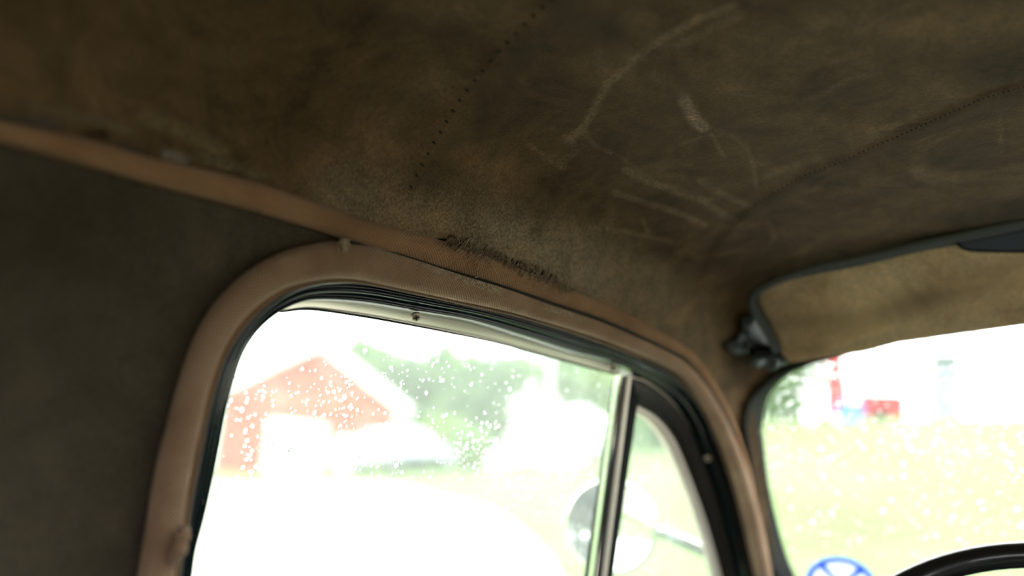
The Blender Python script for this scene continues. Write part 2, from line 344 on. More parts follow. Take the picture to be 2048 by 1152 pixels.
SEAL_OUT = [(1556, 1185), (1549, 1152), (1538, 1105), (1515, 1013), (1501, 920), (1491, 860), (1492, 828), (1505, 791), (1542, 754), (1589, 726), (1644, 709)]
SEAL_IN = [(1600, 1190), (1579, 1146), (1565, 1110), (1547, 1045), (1531, 971), (1522, 897), (1519, 860), (1526, 814), (1542, 782), (1579, 749), (1621, 731), (1672, 717)]
SEAM1 = [(795, 448), (803, 420), (812, 397), (822, 374), (844, 328), (869, 283), (894, 241), (922, 196), (954, 156), (987, 115), (1022, 77), (1063, 36), (1108, -6), (1150, -45)]
SEAM2 = [(1372, 690), (1380, 640), (1395, 590), (1412, 540), (1430, 500), (1450, 466), (1512, 409), (1563, 376), (1614, 348), (1675, 325), (1737, 297), (1819, 261), (1870, 238), (1921, 215), (1972, 194), (2023, 179), (2070, 165)]
TEAR = [(860, 482), (904, 485), (929, 486), (941, 487), (960, 500), (976, 501), (1001, 511), (1016, 522), (1038, 530), (1068, 537), (1094, 548), (1110, 556), (1129, 574), (1146, 579)]

# ------------------------------------------------------------------ ceiling: three sewn headliner panels
def down(P, k): P = np.array(P, float); P[:, 1] += k; return P
lin = resample(RAIL_UP, 400); lin[:, 1] += 9
te = resample(down(TEAR, -6), 200, False); m_ = (lin[:, 0] > 860) & (lin[:, 0] < 1146)
lin[m_, 1] = np.interp(lin[m_, 0], te[:, 0], te[:, 1]) + RNG.normal(0, 1.2, m_.sum())
rail3 = on_shell(lin)
tail = rail3[-1] + (rail3[-1] - rail3[-30]) / np.linalg.norm(rail3[-1] - rail3[-30]) * np.linspace(.004, .13, 24)[:, None]
rail3 = np.vstack([rail3, tail])
rear = np.array([[x, .58, rail3[0][2]] for x in np.linspace(-.95, rail3[0][0] - .01, 60)])
rail3 = np.vstack([project(rear), rail3])
def bow(px, xc):
    P = on_shell(resample(px, 160)); e = P[-1]
    ext = np.array([[e[0] + (xc - e[0]) * t, e[1] * (1 - t), e[2] + .03] for t in np.linspace(.03, 1, 60)])
    return np.vstack([P, project(ext)])
c1 = bow(SEAM1, .372); c2 = bow(SEAM2, .645)
c0 = project(np.array([[-.95, .58 * (1 - t), CZ + .10 + .12 * math.sin(t * math.pi / 2)] for t in np.linspace(0, 1, 80)]))
sh = on_shell(resample(SEAL_OUT, 120) * .88 + resample(SEAL_IN, 120) * .12, .003); e = sh[-1]
ext = np.array([[1.09, e[1] * (1 - t), CZ + (e[2] - CZ) + .088 * math.sin(t * math.pi / 2)] for t in np.linspace(.03, 1, 60)])
hdr = np.vstack([sh, project(ext)])                                  # along the windscreen seal up to the middle
c3 = np.vstack([rail3[-1:], hdr])
def near(C, p): return int(np.argmin(np.linalg.norm(C - p, axis=1)))
k1, k2 = near(rail3, c1[0]), near(rail3, c2[0]); c1[0] = rail3[k1]; c2[0] = rail3[k2]; c0[0] = rail3[0]
def coons(Ca, Cb, Rl, nu, nv, vpow=1.35):
    """Ca, Cb: bows from the rail to the middle; Rl: rail between them"""
    s = np.linspace(0, 1, nv) ** vpow; u = np.linspace(0, 1, nu)
    def at(C, s):
        C = resample(C, 1500, False); return C[np.round(s * 1499).astype(int)]
    A, B, Lr = at(Ca, s), at(Cb, s), at(Rl, u)
    Mid = np.array([Ca[-1] * (1 - t) + Cb[-1] * t for t in u])
    U, Vv = u[:, None, None], s[None, :, None]
    P = (1 - U) * A[None] + U * B[None] + (1 - Vv) * Lr[:, None] + Vv * Mid[:, None] - ((1 - U) * (1 - Vv) * A[0] + U * (1 - Vv) * B[0] + (1 - U) * Vv * A[-1] + U * Vv * B[-1])
    return project(P)
def panel(name, Ca, Cb, Rl, nu, nv, da, db, parent):
    P = coons(Ca, Cb, Rl, nu, nv); u = np.linspace(0, 1, nu)
    # hem of each panel: a small roll towards the seam, one side lapped over the other
    w = np.linalg.norm(P[-1] - P[0], axis=1)[None, :] * np.ones((nu, 1)); du = u[:, None] * w; dv = (1 - u[:, None]) * w
    h = da * np.exp(-(du / .007) ** 2) + db * np.exp(-(dv / .007) ** 2)
    h = h * np.clip(np.linspace(0, 1, nv)[None] * 9, 0, 1)
    nrm = CORE - P; nrm /= np.linalg.norm(nrm, axis=2, keepdims=True)
    P = P + nrm * h[..., None]
    half = P.reshape(-1, 3); Fc = grid_faces(nu, nv)
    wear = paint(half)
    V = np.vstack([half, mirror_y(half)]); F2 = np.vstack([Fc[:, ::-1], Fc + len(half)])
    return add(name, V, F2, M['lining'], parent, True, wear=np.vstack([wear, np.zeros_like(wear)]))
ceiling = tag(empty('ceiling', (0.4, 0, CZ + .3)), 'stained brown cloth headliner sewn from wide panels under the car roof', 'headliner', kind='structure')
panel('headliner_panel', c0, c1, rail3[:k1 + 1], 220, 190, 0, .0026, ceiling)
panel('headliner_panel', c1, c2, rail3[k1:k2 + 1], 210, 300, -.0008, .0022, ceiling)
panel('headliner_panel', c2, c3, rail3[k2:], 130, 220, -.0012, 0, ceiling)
# bare roof metal behind the lining, seen through the tear
th, ph = np.meshgrid(np.linspace(-.1, math.pi + .1, 60), np.linspace(-1.3, 1.0, 60), indexing='ij')
D = np.stack([np.sin(ph), np.cos(th) * np.cos(ph), np.sin(th) * np.cos(ph)], -1)
rs = cast(CORE, (D / np.linalg.norm(D, axis=2, keepdims=True)).reshape(-1, 3), g_shell, .016)
keep = [f for f in grid_faces(60, 60) if rs[list(f), 2].min() > CZ + .132 and g_front(rs[list(f)]).max() < -.03]
add('roof_metal', rs, keep, M['roofskin'], ceiling)
# seam stitches, one by one
def stitch_mesh():
    V, Fc = lathe([(.0004, -.0023), (.0011, -.0018), (.0013, 0), (.0011, .0018), (.0004, .0023)], 8)
    me = bpy.data.meshes.new('stitch'); me.from_pydata([tuple(v) for v in V], [], Fc); me.materials.append(M['stitch']); return me
sme = stitch_mesh()
def stitches(px, spacing, sc):
    P = resample(px, 600); L = np.r_[0, np.cumsum(np.linalg.norm(np.diff(P, axis=0), axis=1))]
    s = np.arange(0, L[-1], spacing); Q = np.stack([np.interp(s, L, P[:, k]) for k in (0, 1)], -1)
    W3 = on_shell(Q, -.0012); T = tangent(on_shell(Q))
    for p, t in zip(W3, T):
        n = CORE - p; n /= np.linalg.norm(n); t2 = np.cross(n, t); d = t * .35 + t2 * .9
        o = bpy.data.objects.new('stitch', sme); COL.objects.link(o)
        o.matrix_world = frame_of(d, p) @ Matrix.Diagonal((sc, sc, sc * random.uniform(.8, 1.15), 1)); mw = o.matrix_world.copy()
        o.parent = ceiling; o.matrix_parent_inverse = ceiling.matrix_world.inverted()
stitches(SEAM1[3:], 25, 1.0); stitches(SEAM2[5:], 10.5, .62)
# frayed threads along the tear (uncountable): one part
bm_V, bm_F = [], []
def strand(C, r):
    C = np.asarray(C); t = tangent(C); base = len(bm_V)
    for k in range(len(C)):
        a = np.cross(t[k], [.3, .5, .8]); a /= np.linalg.norm(a); b = np.cross(t[k], a)
        for q in range(4): an = q * math.pi / 2; bm_V.append(C[k] + r * (a * math.cos(an) + b * math.sin(an)))
    for k in range(len(C) - 1):
        for q in range(4): bm_F.append((base + k * 4 + q, base + k * 4 + (q + 1) % 4, base + k * 4 + 4 + (q + 1) % 4, base + k * 4 + 4 + q))
tp = resample(down(TEAR, -6), 300, False)
for k in range(420):
    s = RNG.random(); p = tp[int(s * 299)] + RNG.normal(0, 1.0, 2)
    if p[0] < 895: continue
    long_ = 8 + 18 * RNG.random() ** 1.4
    if 935 < p[0] < 985: long_ *= 1.3
    if 1050 < p[0] < 1140: long_ *= 1.4
    ln = np.array([RNG.normal(-.35, .35), 1.0]) * long_; bend = RNG.normal(0, .3) * long_
    q = [p + ln * t + np.array([bend, 0]) * t * t for t in np.linspace(-.15, 1, 6)]
    strand(on_shell(np.array(q), np.linspace(-.001, -.009 - .006 * RNG.random(), 6)), .00022 + .00016 * RNG.random())
for pl in ([(958, 505), (957, 530), (954, 545), (957, 552), (950, 555)], [(973, 510), (980, 525), (990, 542), (997, 556)], [(1068, 537), (1060, 530), (1075, 522), (1082, 520)],
           [(1045, 541), (1050, 550), (1046, 562), (1050, 568)], [(1064, 548), (1062, 560), (1068, 564), (1070, 556)], [(1133, 575), (1136, 590), (1130, 604)], [(1128, 578), (1126, 596), (1132, 600)]):
    strand(on_shell(resample(pl, 16), np.linspace(-.010, -.019, 16)), .0004)
fr = add('thread_fringe', bm_V, bm_F, M['thread'], ceiling); fr['kind'] = 'stuff'; fr['label'] = 'pale frayed threads hanging from the torn headliner edge'

# ------------------------------------------------------------------ padded cloth rolls
def pair(Ain, Aout, n): return resample(Ain, n), resample(Aout, n)
def roll_between(name, a_px, b_px, surf, off, m, n=170, grow=1.06, ext0=None, ext1=None, wearf=None, seg=16, parent=None):
    A, B = pair(a_px, b_px, n); C = surf((A + B) / 2, off); rng_ = np.linalg.norm(C - CAM, axis=1)
    R = np.linalg.norm(A - B, axis=1) / FPX * rng_ / 2 * grow
    R = np.convolve(np.pad(R, 12, 'edge'), np.ones(25) / 25, 'valid')
    if ext0 is not None: C = np.vstack([ext0(C), C]); R = np.r_[np.full(len(C) - n, R[0]), R]; n = len(C)
    if ext1 is not None: e1 = ext1(C); C = np.vstack([C, e1]); R = np.r_[R, np.full(len(e1), R[-1])]
    o = tube(name, C, R, m, parent, seg, .85, np.array([0.0, -1, 0]), wearf)
    return o, C, R
def straight(C, a, b, L, k=24):
    d = (a - b) / np.linalg.norm(a - b); return a + d * np.linspace(L / k, L, k)[:, None]
CHK = (.62, .54, .40)
WSTR = [([(848, 522), (880, 538), (920, 555), (965, 568), (1000, 582)], 11, CHK, .95), ([(1090, 612), (1120, 622), (1150, 632)], 9, CHK, .7), ([(1165, 638), (1180, 645)], 7, CHK, .9), ([(750, 500), (830, 520)], 8, CHK, .35)]
w1, w1C, w1R = roll_between('trim_1', WELT_IN, WELT_OUT, on_side, -.010, M['welt'], 220, .95,
    ext0=lambda C: straight(C, C[0], C[6], .14)[::-1], ext1=lambda C: straight(C, C[-1], C[-6], .10), wearf=lambda V: paint(V, WSTR))
tag(w1, 'padded tan knit welt curving round the door window opening', 'door welt', kind='structure')
ro, roC, roR = roll_between('trim_2', RAIL_LO, RAIL_UP, on_shell, -.004, M['welt2'], 240, .97,
    ext0=lambda C: np.vstack([project(np.array([[x, .59, C[0][2]] for x in np.linspace(-.95, C[0][0] - .02, 50)]))]), ext1=lambda C: straight(C, C[-1], C[-6], .10), wearf=lambda V: paint(V, []))
tag(ro, 'padded orange-brown knit roll along the roof rail above the welt', 'roof roll', kind='structure')
# thin piping between the welt and the painted frame, with its stitched ridge
pa = resample(WELT_IN, 240); pC = on_side(pa + np.array([[1.0, 2.0]]), -.001)
pp = tube('piping', pC, .0035, M['piping'], w1, 8, wearf=lambda V: paint(V, []))
tube('seam_cord', on_side(resample(WELT_OUT[9:20], 160), -.013), .0026, M['stitch'], w1, 6)
# loose tuft where the two rolls meet and the torn foot of the welt
bm_V, bm_F = [], []
for k in range(14):
    x0 = 690 + RNG.normal(0, 4); q = [(x0 + 3 * math.sin(t * 5 + k) + RNG.normal(0, 1), 478 + 26 * t * RNG.uniform(.7, 1.1)) for t in np.linspace(0, 1, 7)]
    strand(on_side(np.array(q), -.020), .0003)
tf = add('thread_tuft', bm_V, bm_F, M['thread'], w1); tf['kind'] = 'stuff'
fl = []
for j, (cx, cy, w, h, off) in enumerate([(352, 1100, 20, 70, -.022), (366, 1075, 9, 40, -.02)]):
    t = np.linspace(0, 1, 22); C = np.stack([cx + w * .5 * np.sin(t * 5 + j), cy - h / 2 + h * t], -1)
    tube('torn_flap', on_side(C, off + .004 * np.sin(t * 9)), .002 + .002 * np.sin(t * math.pi) * (1 + .4 * np.sin(t * 17)), M['welt'], w1, 10, wearf=lambda V: paint(V, []))

# ------------------------------------------------------------------ door: painted frame, channel, glass, vent
door = tag(empty('door_1', (0.75, .6, CZ - .7)), 'dark green painted door with a raindrop-covered window and vent window', 'car door', kind='structure')
n = 260
A_ = resample(WELT_IN, n); B_ = resample(DAY, n)
Adir = A_ - B_; Adir /= np.linalg.norm(Adir, axis=1, keepdims=True)
CA = on_side(A_ + Adir * 10, .015); CB = on_side(B_, .027)
def down_ext(C, L0=.16, L1=.12): return np.vstack([straight(C, C[0], C[8], L0)[::-1], C, straight(C, C[-1], C[-8], L1)])
prof = [(0, 0), (.08, .004), (.16, .009), (.24, .0105), (.32, .009), (.38, .005), (.44, .0045), (.5, .007), (.56, .0075), (.62, .006), (.68, .003), (.74, .003), (.80, .0055), (.86, .005), (.92, .001), (1.0, -.005), (1.0, -.02)]
inw = np.array([0, -1.0, -.12])
cv = []
for t, h in prof: cv.append(down_ext(CA * (1 - t) + CB * t + inw * h * 1.3))
fo = loft('window_frame', cv, M['paint'], door)
# bright metal run channel above the glass, under the frame
ct = resample([(556, 618), (585, 609), (626, 601), (717, 607), (831, 625), (936, 643), (1042, 675), (1147, 708), (1238, 733)], 90); cb = resample(GLASS_TOP, 90)
loft('run_channel', [on_side(ct, .031), on_side(ct * .7 + cb * .3, .033), on_side(ct * .3 + cb * .7, .038), on_side(cb, .043), on_side(cb, .05)], M['alu'], door)
lp = on_side(cb + np.array([[0, 1.5]]), .042); tube('channel_lip', lp, .0009, M['felt'], door, 6)
# thin bright edge along the front of the opening
tube('edge_bead', on_side(resample(VENT_OUT, 80), .029), .0016, M['alu'], door, 8)
# divider bar between the two panes
def bar(name, top, bot, w_px, off, m, r=None, depth=.004):
    P = np.array([top, bot], float); L_ = on_side(P + np.array([[-w_px / 2, 0]]), off); R_ = on_side(P + np.array([[w_px / 2, 0]]), off)
    L_[1] += (L_[1] - L_[0]) * .5; R_[1] += (R_[1] - R_[0]) * .5; inn = np.array([0, -depth, 0]); half = (R_ - L_) * .28
    cs = []
    for k in range(2): cs.append([L_[k] - inn * 3, L_[k], L_[k] + half[k] * .5 + inn, (L_[k] + R_[k]) / 2 + inn * 1.3, R_[k] - half[k] * .5 + inn, R_[k], R_[k] - inn * 3])
    cs = np.array(cs); return add(name, cs.reshape(-1, 3), grid_faces(2, 7), m, door, False)
dv = [bar('divider_bar', (1264, 752), (1206, 1152), 37, .033, M['rubber']),
      bar('chrome_strip', (1241, 750), (1189, 1152), 5, .027, M['chrome'], depth=.002),
      bar('channel_felt', (1249, 752), (1197, 1152), 9, .026, M['felt'], depth=.001),
      bar('chrome_strip', (1256, 754), (1206, 1152), 7, .024, M['alu'], depth=.003)]
# vent frame: black seal, bright rim
vo = resample(VENT_OUT, 90); vc = resample(VENT_CHROME, 90); vg = resample(VENT_GLASS, 90)
vA, vB = on_side(vo, .028), on_side(vc, .036)
loft('vent_seal', [down_ext(vA * (1 - t) + vB * t + inw * h, .0001, .1) for t, h in [(0, 0), (.12, .005), (.4, .006), (.6, .004), (.85, .005), (1, .001), (1, -.012)]], M['ventframe'], door)
vC = on_side(vg, .04)
loft('vent_rim', [down_ext(vB * (1 - t) + vC * t + inw * h, .0001, .1) for t, h in [(0, -.003), (.2, .001), (.6, .002), (1, -.001), (1, -.010)]], M['alu'], door)
# panes
def pane(name, px, off, m, th=.0035):
    P = on_side(np.array(px, float), off); return prism(name, P, np.array([0, th, 0]), m, door)
gp = [(352, 1220)] + [tuple(p) for p in resample(DAY[:10], 30) + np.array([[-8, -4]])] + [(560, 610), (620, 603), (720, 614), (831, 634), (982, 664), (1077, 690), (1258, 742), (1185, 1240)]
main_pane = pane('window_glass', gp, .043, M['glass'])
vp = [(1180, 1240), (1262, 812)] + [tuple(p) for p in resample(VENT_CHROME, 20)] + [(1475, 1240)]
vent_pane = pane('vent_glass', vp, .043, M['glass'])
# crosshead screws
def screw(px, off, r, nrm, parent):
    p = on_side(np.array([px], float), off)[0]
    V, Fc = lathe([(r * 1.0, -.0015), (r, 0), (r * .92, .0006), (r * .6, .0011), (r * .25, .0013)], 20)
    o = add('screw', V, Fc, M['screw'], None); o.matrix_world = frame_of(nrm, p) @ Matrix.Rotation(.5, 4, 'Z')
    for a in (0, math.pi / 2):
        c, s = math.cos(a), math.sin(a); hw, hl = r * .12, r * .6
        P = np.array([(-hl, -hw, .0008), (hl, -hw, .0008), (hl, hw, .0008), (-hl, hw, .0008)]) @ np.array([[c, s, 0], [-s, c, 0], [0, 0, 1]])
        q = prism('cross_slot', P, np.array([0, 0, .0009]), M['slot']); q.parent = o
    o.parent = parent; o.matrix_parent_inverse = parent.matrix_world.inverted(); return o
screw((832, 634), .022, .0043, (-.35, -.75, -.75), door); screw((1226, 734), .024, .0045, (-.4, -.8, -.6), door)
screw((1415, 917), .020, .0042, (-.8, -.6, -.2), door); screw((408, 1001), .022, .004, (.6, -.6, 0), door)
# inner skin below the belt line
box('door_skin', (.30, .62, CZ - .78), (1.22, .66, CZ - .18), M['dash'], door, .01)

# ------------------------------------------------------------------ cloth side panel behind the door, quarter window
def wl_edge():
    o = np.argsort(w1C[:130, 2]); return w1C[:130]
edge = w1C[: int(np.argmax(w1C[:, 2]))]; 
zs = np.r_[np.linspace(-.78, -.30, 8), np.linspace(-.28, .150, 90)]
xs_f = np.interp(zs + CZ, edge[:, 2], edge[:, 0]); rows = []
for z, xf in zip(zs, xs_f): rows.append([side_xz(x, z, -.002) for x in np.r_[np.linspace(-.95, -.6, 6), np.linspace(-.55, xf, 90)]])
rows = np.array(rows); nr, nc = rows.shape[:2]
Vw = rows.reshape(-1, 3); Fw = [f for f in grid_faces(nr, nc) if not (-.60 < Vw[list(f), 0].mean() < .0 and -.22 < Vw[list(f), 2].mean() - CZ < .07)]
def side_wall(sign, name):
    V = Vw.copy(); V[:, 1] *= sign; return add(name, V, Fw, M['pillar'], None, True, wear=np.zeros((len(V), 4)))
wl = tag(side_wall(1, 'wall_left'), 'dark olive cloth side panel behind the door welt', 'side panel', kind='structure')
wr = tag(side_wall(-1, 'wall_right'), 'dark olive cloth side panel on the passenger side', 'side panel', kind='structure')
def mirrored(o, name, parent=None, m=None):
    me = o.data.copy(); V = np.zeros(len(me.vertices) * 3); me.vertices.foreach_get('co', V); V = V.reshape(-1, 3); V[:, 1] *= -1; me.vertices.foreach_set('co', V.ravel()); me.flip_normals()
    q = bpy.data.objects.new(name, me); COL.objects.link(q)
    if parent is not None: q.parent = parent; q.matrix_parent_inverse = parent.matrix_world.inverted()
    return q
tag(mirrored(w1, 'trim_3'), 'padded tan knit welt round the passenger door window', 'door welt', kind='structure')
tag(mirrored(ro, 'trim_4'), 'padded orange-brown knit roll along the passenger roof rail', 'roof roll', kind='structure')
door2 = tag(empty('door_2', (0.75, -.6, CZ - .7)), 'dark green painted passenger door with clear window', 'car door', kind='structure')
mirrored(fo, 'window_frame', door2); mirrored(main_pane, 'window_glass', door2); mirrored(vent_pane, 'vent_glass', door2)
box('door_skin', (.30, -.66, CZ - .78), (1.22, -.62, CZ - .18), M['dash'], None, .01).parent = door2
bpy.data.objects[-1] if False else None
for o in door2.children:
    if o.name.startswith('door_skin'): o.matrix_parent_inverse = door2.matrix_world.inverted()
for o in door.children:
    if o.name.startswith('door_skin'): o.matrix_parent_inverse = door.matrix_world.inverted()
# rear wall with its small window, floor, bulkhead, dashboard
def ring(P, Q): return np.vstack([P, Q])
a = np.linspace(0, 2 * math.pi, 48, endpoint=False)
sq = lambda a, w, h, p: np.stack([np.sign(np.cos(a)) * np.abs(np.cos(a)) ** p * w, np.sign(np.sin(a)) * np.abs(np.sin(a)) ** p * h], -1)
o2 = sq(a, .64, .56, .35); i2 = sq(a, .40, .13, .5)
Vr = np.vstack([np.c_[np.full(48, -.96), o2[:, 0], CZ - .22 + o2[:, 1]], np.c_[np.full(48, -.96), i2[:, 0], CZ + .03 + i2[:, 1]]])
wb = add('wall_back', Vr, [(i, (i + 1) % 48, 48 + (i + 1) % 48, 48 + i) for i in range(48)], M['pillar'], None, False, wear=np.zeros((96, 4)))
tag(wb, 'olive cloth rear wall around the small back window', 'rear wall', kind='structure')
fl_ = box('floor', (-.96, -.66, CZ - .80), (1.30, .66, CZ - .77), M['carpet']); tag(fl_, 'dark rubber floor mat of the car', 'floor', kind='structure')
wf = box('wall_front', (1.27, -.66, CZ - .77), (1.30, .66, CZ - .3), M['dash']); tag(wf, 'dark painted bulkhead below the windscreen', 'bulkhead', kind='structure')
dsh = empty('dashboard', (1.3, 0, CZ - .34)); tag(dsh, 'dark painted metal dashboard under the windscreen', 'dashboard')
yy = np.linspace(-.58, .58, 30); pf = [(1.44, -.205), (1.36, -.197), (1.29, -.197), (1.255, -.205), (1.245, -.225), (1.255, -.38), (1.27, -.46)]
loft('dash_panel', [np.array([[x + .05 * (1 - (y / .58) ** 2) - .05, y, CZ + z] for y in yy]) for x, z in pf], M['dash'], dsh)
tube('dash_rail', np.array([[1.246 + .05 * (1 - (y / .58) ** 2) - .05, y, CZ - .28] for y in yy]), .006, M['chrome'], dsh, 8)

bon = empty('bonnet', (1.4, 0, CZ - .30)); tag(bon, 'dark green car bonnet sloping away below the windscreen', 'bonnet')
by = np.linspace(-.62, .62, 25)
loft('bonnet_skin', [np.array([[x, y * w, CZ + z - .10 * (abs(y) / .62) ** 2.5] for y in by]) for x, z, w in [(1.40, -.215, .95), (1.50, -.225, .98), (1.75, -.30, 1.0), (2.05, -.42, .95), (2.35, -.56, .85), (2.55, -.75, .75), (2.60, -.85, .72)]], M['paint'], bon)
tube('bonnet_trim', np.array([[x, 0, CZ + z + .006] for x, z in [(1.48, -.22), (1.75, -.30), (2.05, -.42), (2.35, -.56)]]), .006, M['chrome'], bon, 8)
# ------------------------------------------------------------------ windscreen
win = tag(empty('window_1', (1.3, 0, CZ - .25)), 'wide rain-spotted windscreen in a black rubber seal', 'windscreen', kind='structure')
ns = 150
so = on_shell(resample(SEAL_OUT, ns), -.007); si = on_front(resample(SEAL_IN, ns), .001)
# carry both edges along the hidden header and the bottom to the middle
def fp(y, z, off): return np.array([1.27 + off * 1.232 - .72 * z - .30 * y * y, y, CZ + z])
def half_loop(C, off, ztop, zbot, ybot):
    e, s = C[-1], C[0]; ze = e[2] - CZ; zs_ = s[2] - CZ
    topc = np.array([fp(e[1] * (1 - t), ze + (ztop - ze) * math.sin(t * math.pi / 2), off) + (e - fp(e[1], ze, off)) * (1 - t) for t in np.linspace(.03, 1, 40)])
    bot = np.array([fp(s[1] * (1 - t) if False else y, z, off) + (s - fp(s[1], zs_, off)) * (1 - t) for t, y, z in
                    [(t, ybot * math.cos(t * math.pi / 2) ** .35 if t < 1 else 0, zs_ + (zbot - zs_) * min(1, math.sin(t * math.pi / 2) * 1.0)) for t in np.linspace(.02, 1, 50)]])
    bot[:, 1] = np.minimum(bot[:, 1], s[1]); 
    return np.vstack([bot[::-1], C, topc])
so_ = half_loop(so, -.006, .256, -.285, so[0][1]); si_ = half_loop(si, .001, .240, -.262, si[0][1])
lo_ = [so_ * (1 - t) + si_ * t + np.array([-1, 0, -.45]) * h for t, h in [(0, -.002), (.12, .004), (.35, .007), (.55, .006), (.62, .004), (.72, .0055), (.9, .003), (1, -.002), (1, -.012)]]
full = [np.vstack([c, mirror_y(c[:-1])[::-1][:-1]]) for c in lo_]
loft('rubber_seal', full, M['rubber'], win, closed=True)
gl_ = half_loop(on_front(resample(SEAL_IN, ns), .008), .008, .250, -.272, si[0][1] + .005)
cen = np.array([fp(0, 0, .008)]); rim_ = np.vstack([gl_, mirror_y(gl_[:-1])[::-1][:-1]])
rings = [np.array([fp((1 - t) * 0 + t * p[1], t * (p[2] - CZ), .008) for p in rim_]) for t in (.0, .25, .5, .75, 1.0, 1.03)]
Vg = np.vstack([rings[0][:1]] + rings[1:]); nr_ = len(rim_)
Fg = [(0, 1 + i, 1 + (i + 1) % nr_) for i in range(nr_)] + [(1 + k * nr_ + i, 1 + (k + 1) * nr_ + i, 1 + (k + 1) * nr_ + (i + 1) % nr_, 1 + k * nr_ + (i + 1) % nr_) for k in range(4) for i in range(nr_)]
shield = add('windscreen_glass', Vg, Fg, M['shield'], win)
def dot_screw(px, r): 
    p = on_front(np.array([px], float), .003)[0]; V, Fc = lathe([(r, -.003), (r, 0), (r * .7, .001), (r * .3, .0013)], 14)
    o = add('screw', V, Fc, M['screw']); o.matrix_world = frame_of((-.8, -.4, -.3), p); o.parent = win; o.matrix_parent_inverse = win.matrix_world.inverted()
dot_screw((1526, 1032), .0042); dot_screw((1516, 862), .0036)

# ------------------------------------------------------------------ raindrops
def drop_mesh(name, seed):
    r = np.random.default_rng(seed); V = []; Fc = []; seg = 12
    for (q, h) in [(1, 0), (.93, .22), (.72, .42), (.4, .54)]:
        for k in range(seg):
            a = 2 * math.pi * k / seg; w = 1 + .10 * math.sin(2 * a + seed) + .06 * math.sin(3 * a + 2 * seed)
            V.append((q * w * math.cos(a), q * w * math.sin(a) * 1.15, h))
    V.append((0, 0, .57)); V.append((0, 0, 0))
    for i in range(3):
        for k in range(seg): k2 = (k + 1) % seg; Fc.append((i * seg + k, i * seg + k2, (i + 1) * seg + k2, (i + 1) * seg + k))
    for k in range(seg): k2 = (k + 1) % seg; Fc.append((3 * seg + k, 3 * seg + k2, 4 * seg)); Fc.append((k2, k, 4 * seg + 1))
    me = bpy.data.meshes.new(name); me.from_pydata(V, [], Fc); me.materials.append(M['water']); me.polygons.foreach_set('use_smooth', [True] * len(Fc)); return me, np.array(V), Fc
DM = [drop_mesh('raindrop', s) for s in range(4)]
def scatter(parent, pts, radii, nrm, n_single):
    order = np.argsort(-radii); bV, bF = [], []
    for rank, i in enumerate(order):
        me, V, Fc = DM[i % 4]; mx = frame_of(nrm(pts[i]), pts[i]) @ Matrix.Scale(radii[i], 4)
        if rank < n_single:
            o = bpy.data.objects.new('raindrop', me); COL.objects.link(o); o.matrix_world = mx; o.parent = parent; o.matrix_parent_inverse = parent.matrix_world.inverted()
        else:
            R3 = np.array(mx); b0 = len(bV); bV.extend((V @ R3[:3, :3].T + R3[:3, 3]).tolist()); bF.extend([tuple(k + b0 for k in f) for f in Fc])
    if bV:
        o = add('fine_raindrops', bV, bF, M['water'], parent); o['kind'] = 'stuff'
pts = []
clus = RNG.uniform((440, 700), (1240, 1000), (46, 2))
while len(pts) < 1300:
    if RNG.random() < .55: p = clus[RNG.integers(46)] + RNG.normal(0, 26, 2)
    else: p = RNG.uniform((390, 690), (1240, 1150))
    if p[1] < 640 or p[1] > 1170 or p[0] > 1236 - (p[1] - 760) * .13 or p[0] < 455 - (p[1] - 760) * .22: continue
    if p[1] > 960 and RNG.random() < .35: continue
    pts.append(p)
pts = np.array(pts); P3 = on_side(pts, .0468)
rad = np.clip(RNG.lognormal(math.log(.00092), .42, len(pts)), .0004, .0030)
scatter(main_pane, P3, rad, lambda p: (0.05, 1, .12), 220)
pv = []
while len(pv) < 70:
    p = RNG.uniform((1230, 840), (1430, 1150))
    if p[0] > np.interp(p[1], [822, 884, 945, 1041, 1152], [1262, 1335, 1363, 1399, 1432]) - 6 or p[0] < 1268 - (p[1] - 800) * .14: continue
    pv.append(p)
scatter(vent_pane, on_side(np.array(pv), .0468), np.clip(RNG.lognormal(math.log(.0009), .4, 70), .0005, .003), lambda p: (0.05, 1, .12), 30)
pw = []
while len(pw) < 900:
    p = RNG.uniform((1515, 640), (2080, 1160))
    if p[0] < np.interp(p[1], [640, 749, 814, 900, 1045, 1160], [1700, 1582, 1530, 1525, 1550, 1590]): continue
    if p[1] > 930 and RNG.random() < .45: continue
    pw.append(p)
pw = np.array(pw); scatter(shield, on_front(pw, .0095), np.clip(RNG.lognormal(math.log(.00115), .4, len(pw)), .0005, .0035), lambda p: (1, .25, .72), 260)
# ------------------------------------------------------------------ sun visor
A = CAM + rays([(1579, 727)])[0] * 1.075; B = CAM + rays([(2048, 650)])[0] * 1.055
tr_ = rays([(1720, 514)])[0]; best = None
for t in np.linspace(.7, 1.1, 400):                     # free edge 15 cm behind the pivot edge
    q = CAM + tr_ * t; u_ = (B - A) / np.linalg.norm(B - A); dd = np.linalg.norm((q - A) - u_ * ((q - A) @ u_))
    if best is None or abs(dd - .120) < best[0]: 
        if q[0] < A[0]: best = (abs(dd - .120), q)
nv_ = np.cross(B - A, best[1] - A); nv_ /= np.linalg.norm(nv_)
if nv_ @ (CAM - A) < 0: nv_ = -nv_
def on_visor(P, off=0.0):
    d = rays(P); a0 = A + nv_ * off; t = ((a0 - CAM) @ nv_) / (d @ nv_); return CAM + d * t[:, None]
VE = [(1579, 726), (1560, 704), (1539, 661), (1514, 614), (1511, 600), (1514, 588), (1526, 576), (1560, 560), (1639, 541), (1732, 523), (1826, 500), (1910, 484), (2048, 452), (2200, 420), (2420, 380), (2455, 395), (2470, 450), (2440, 590), (2300, 614), (2048, 650), (1920, 668), (1795, 686), (1732, 703), (1670, 712)]
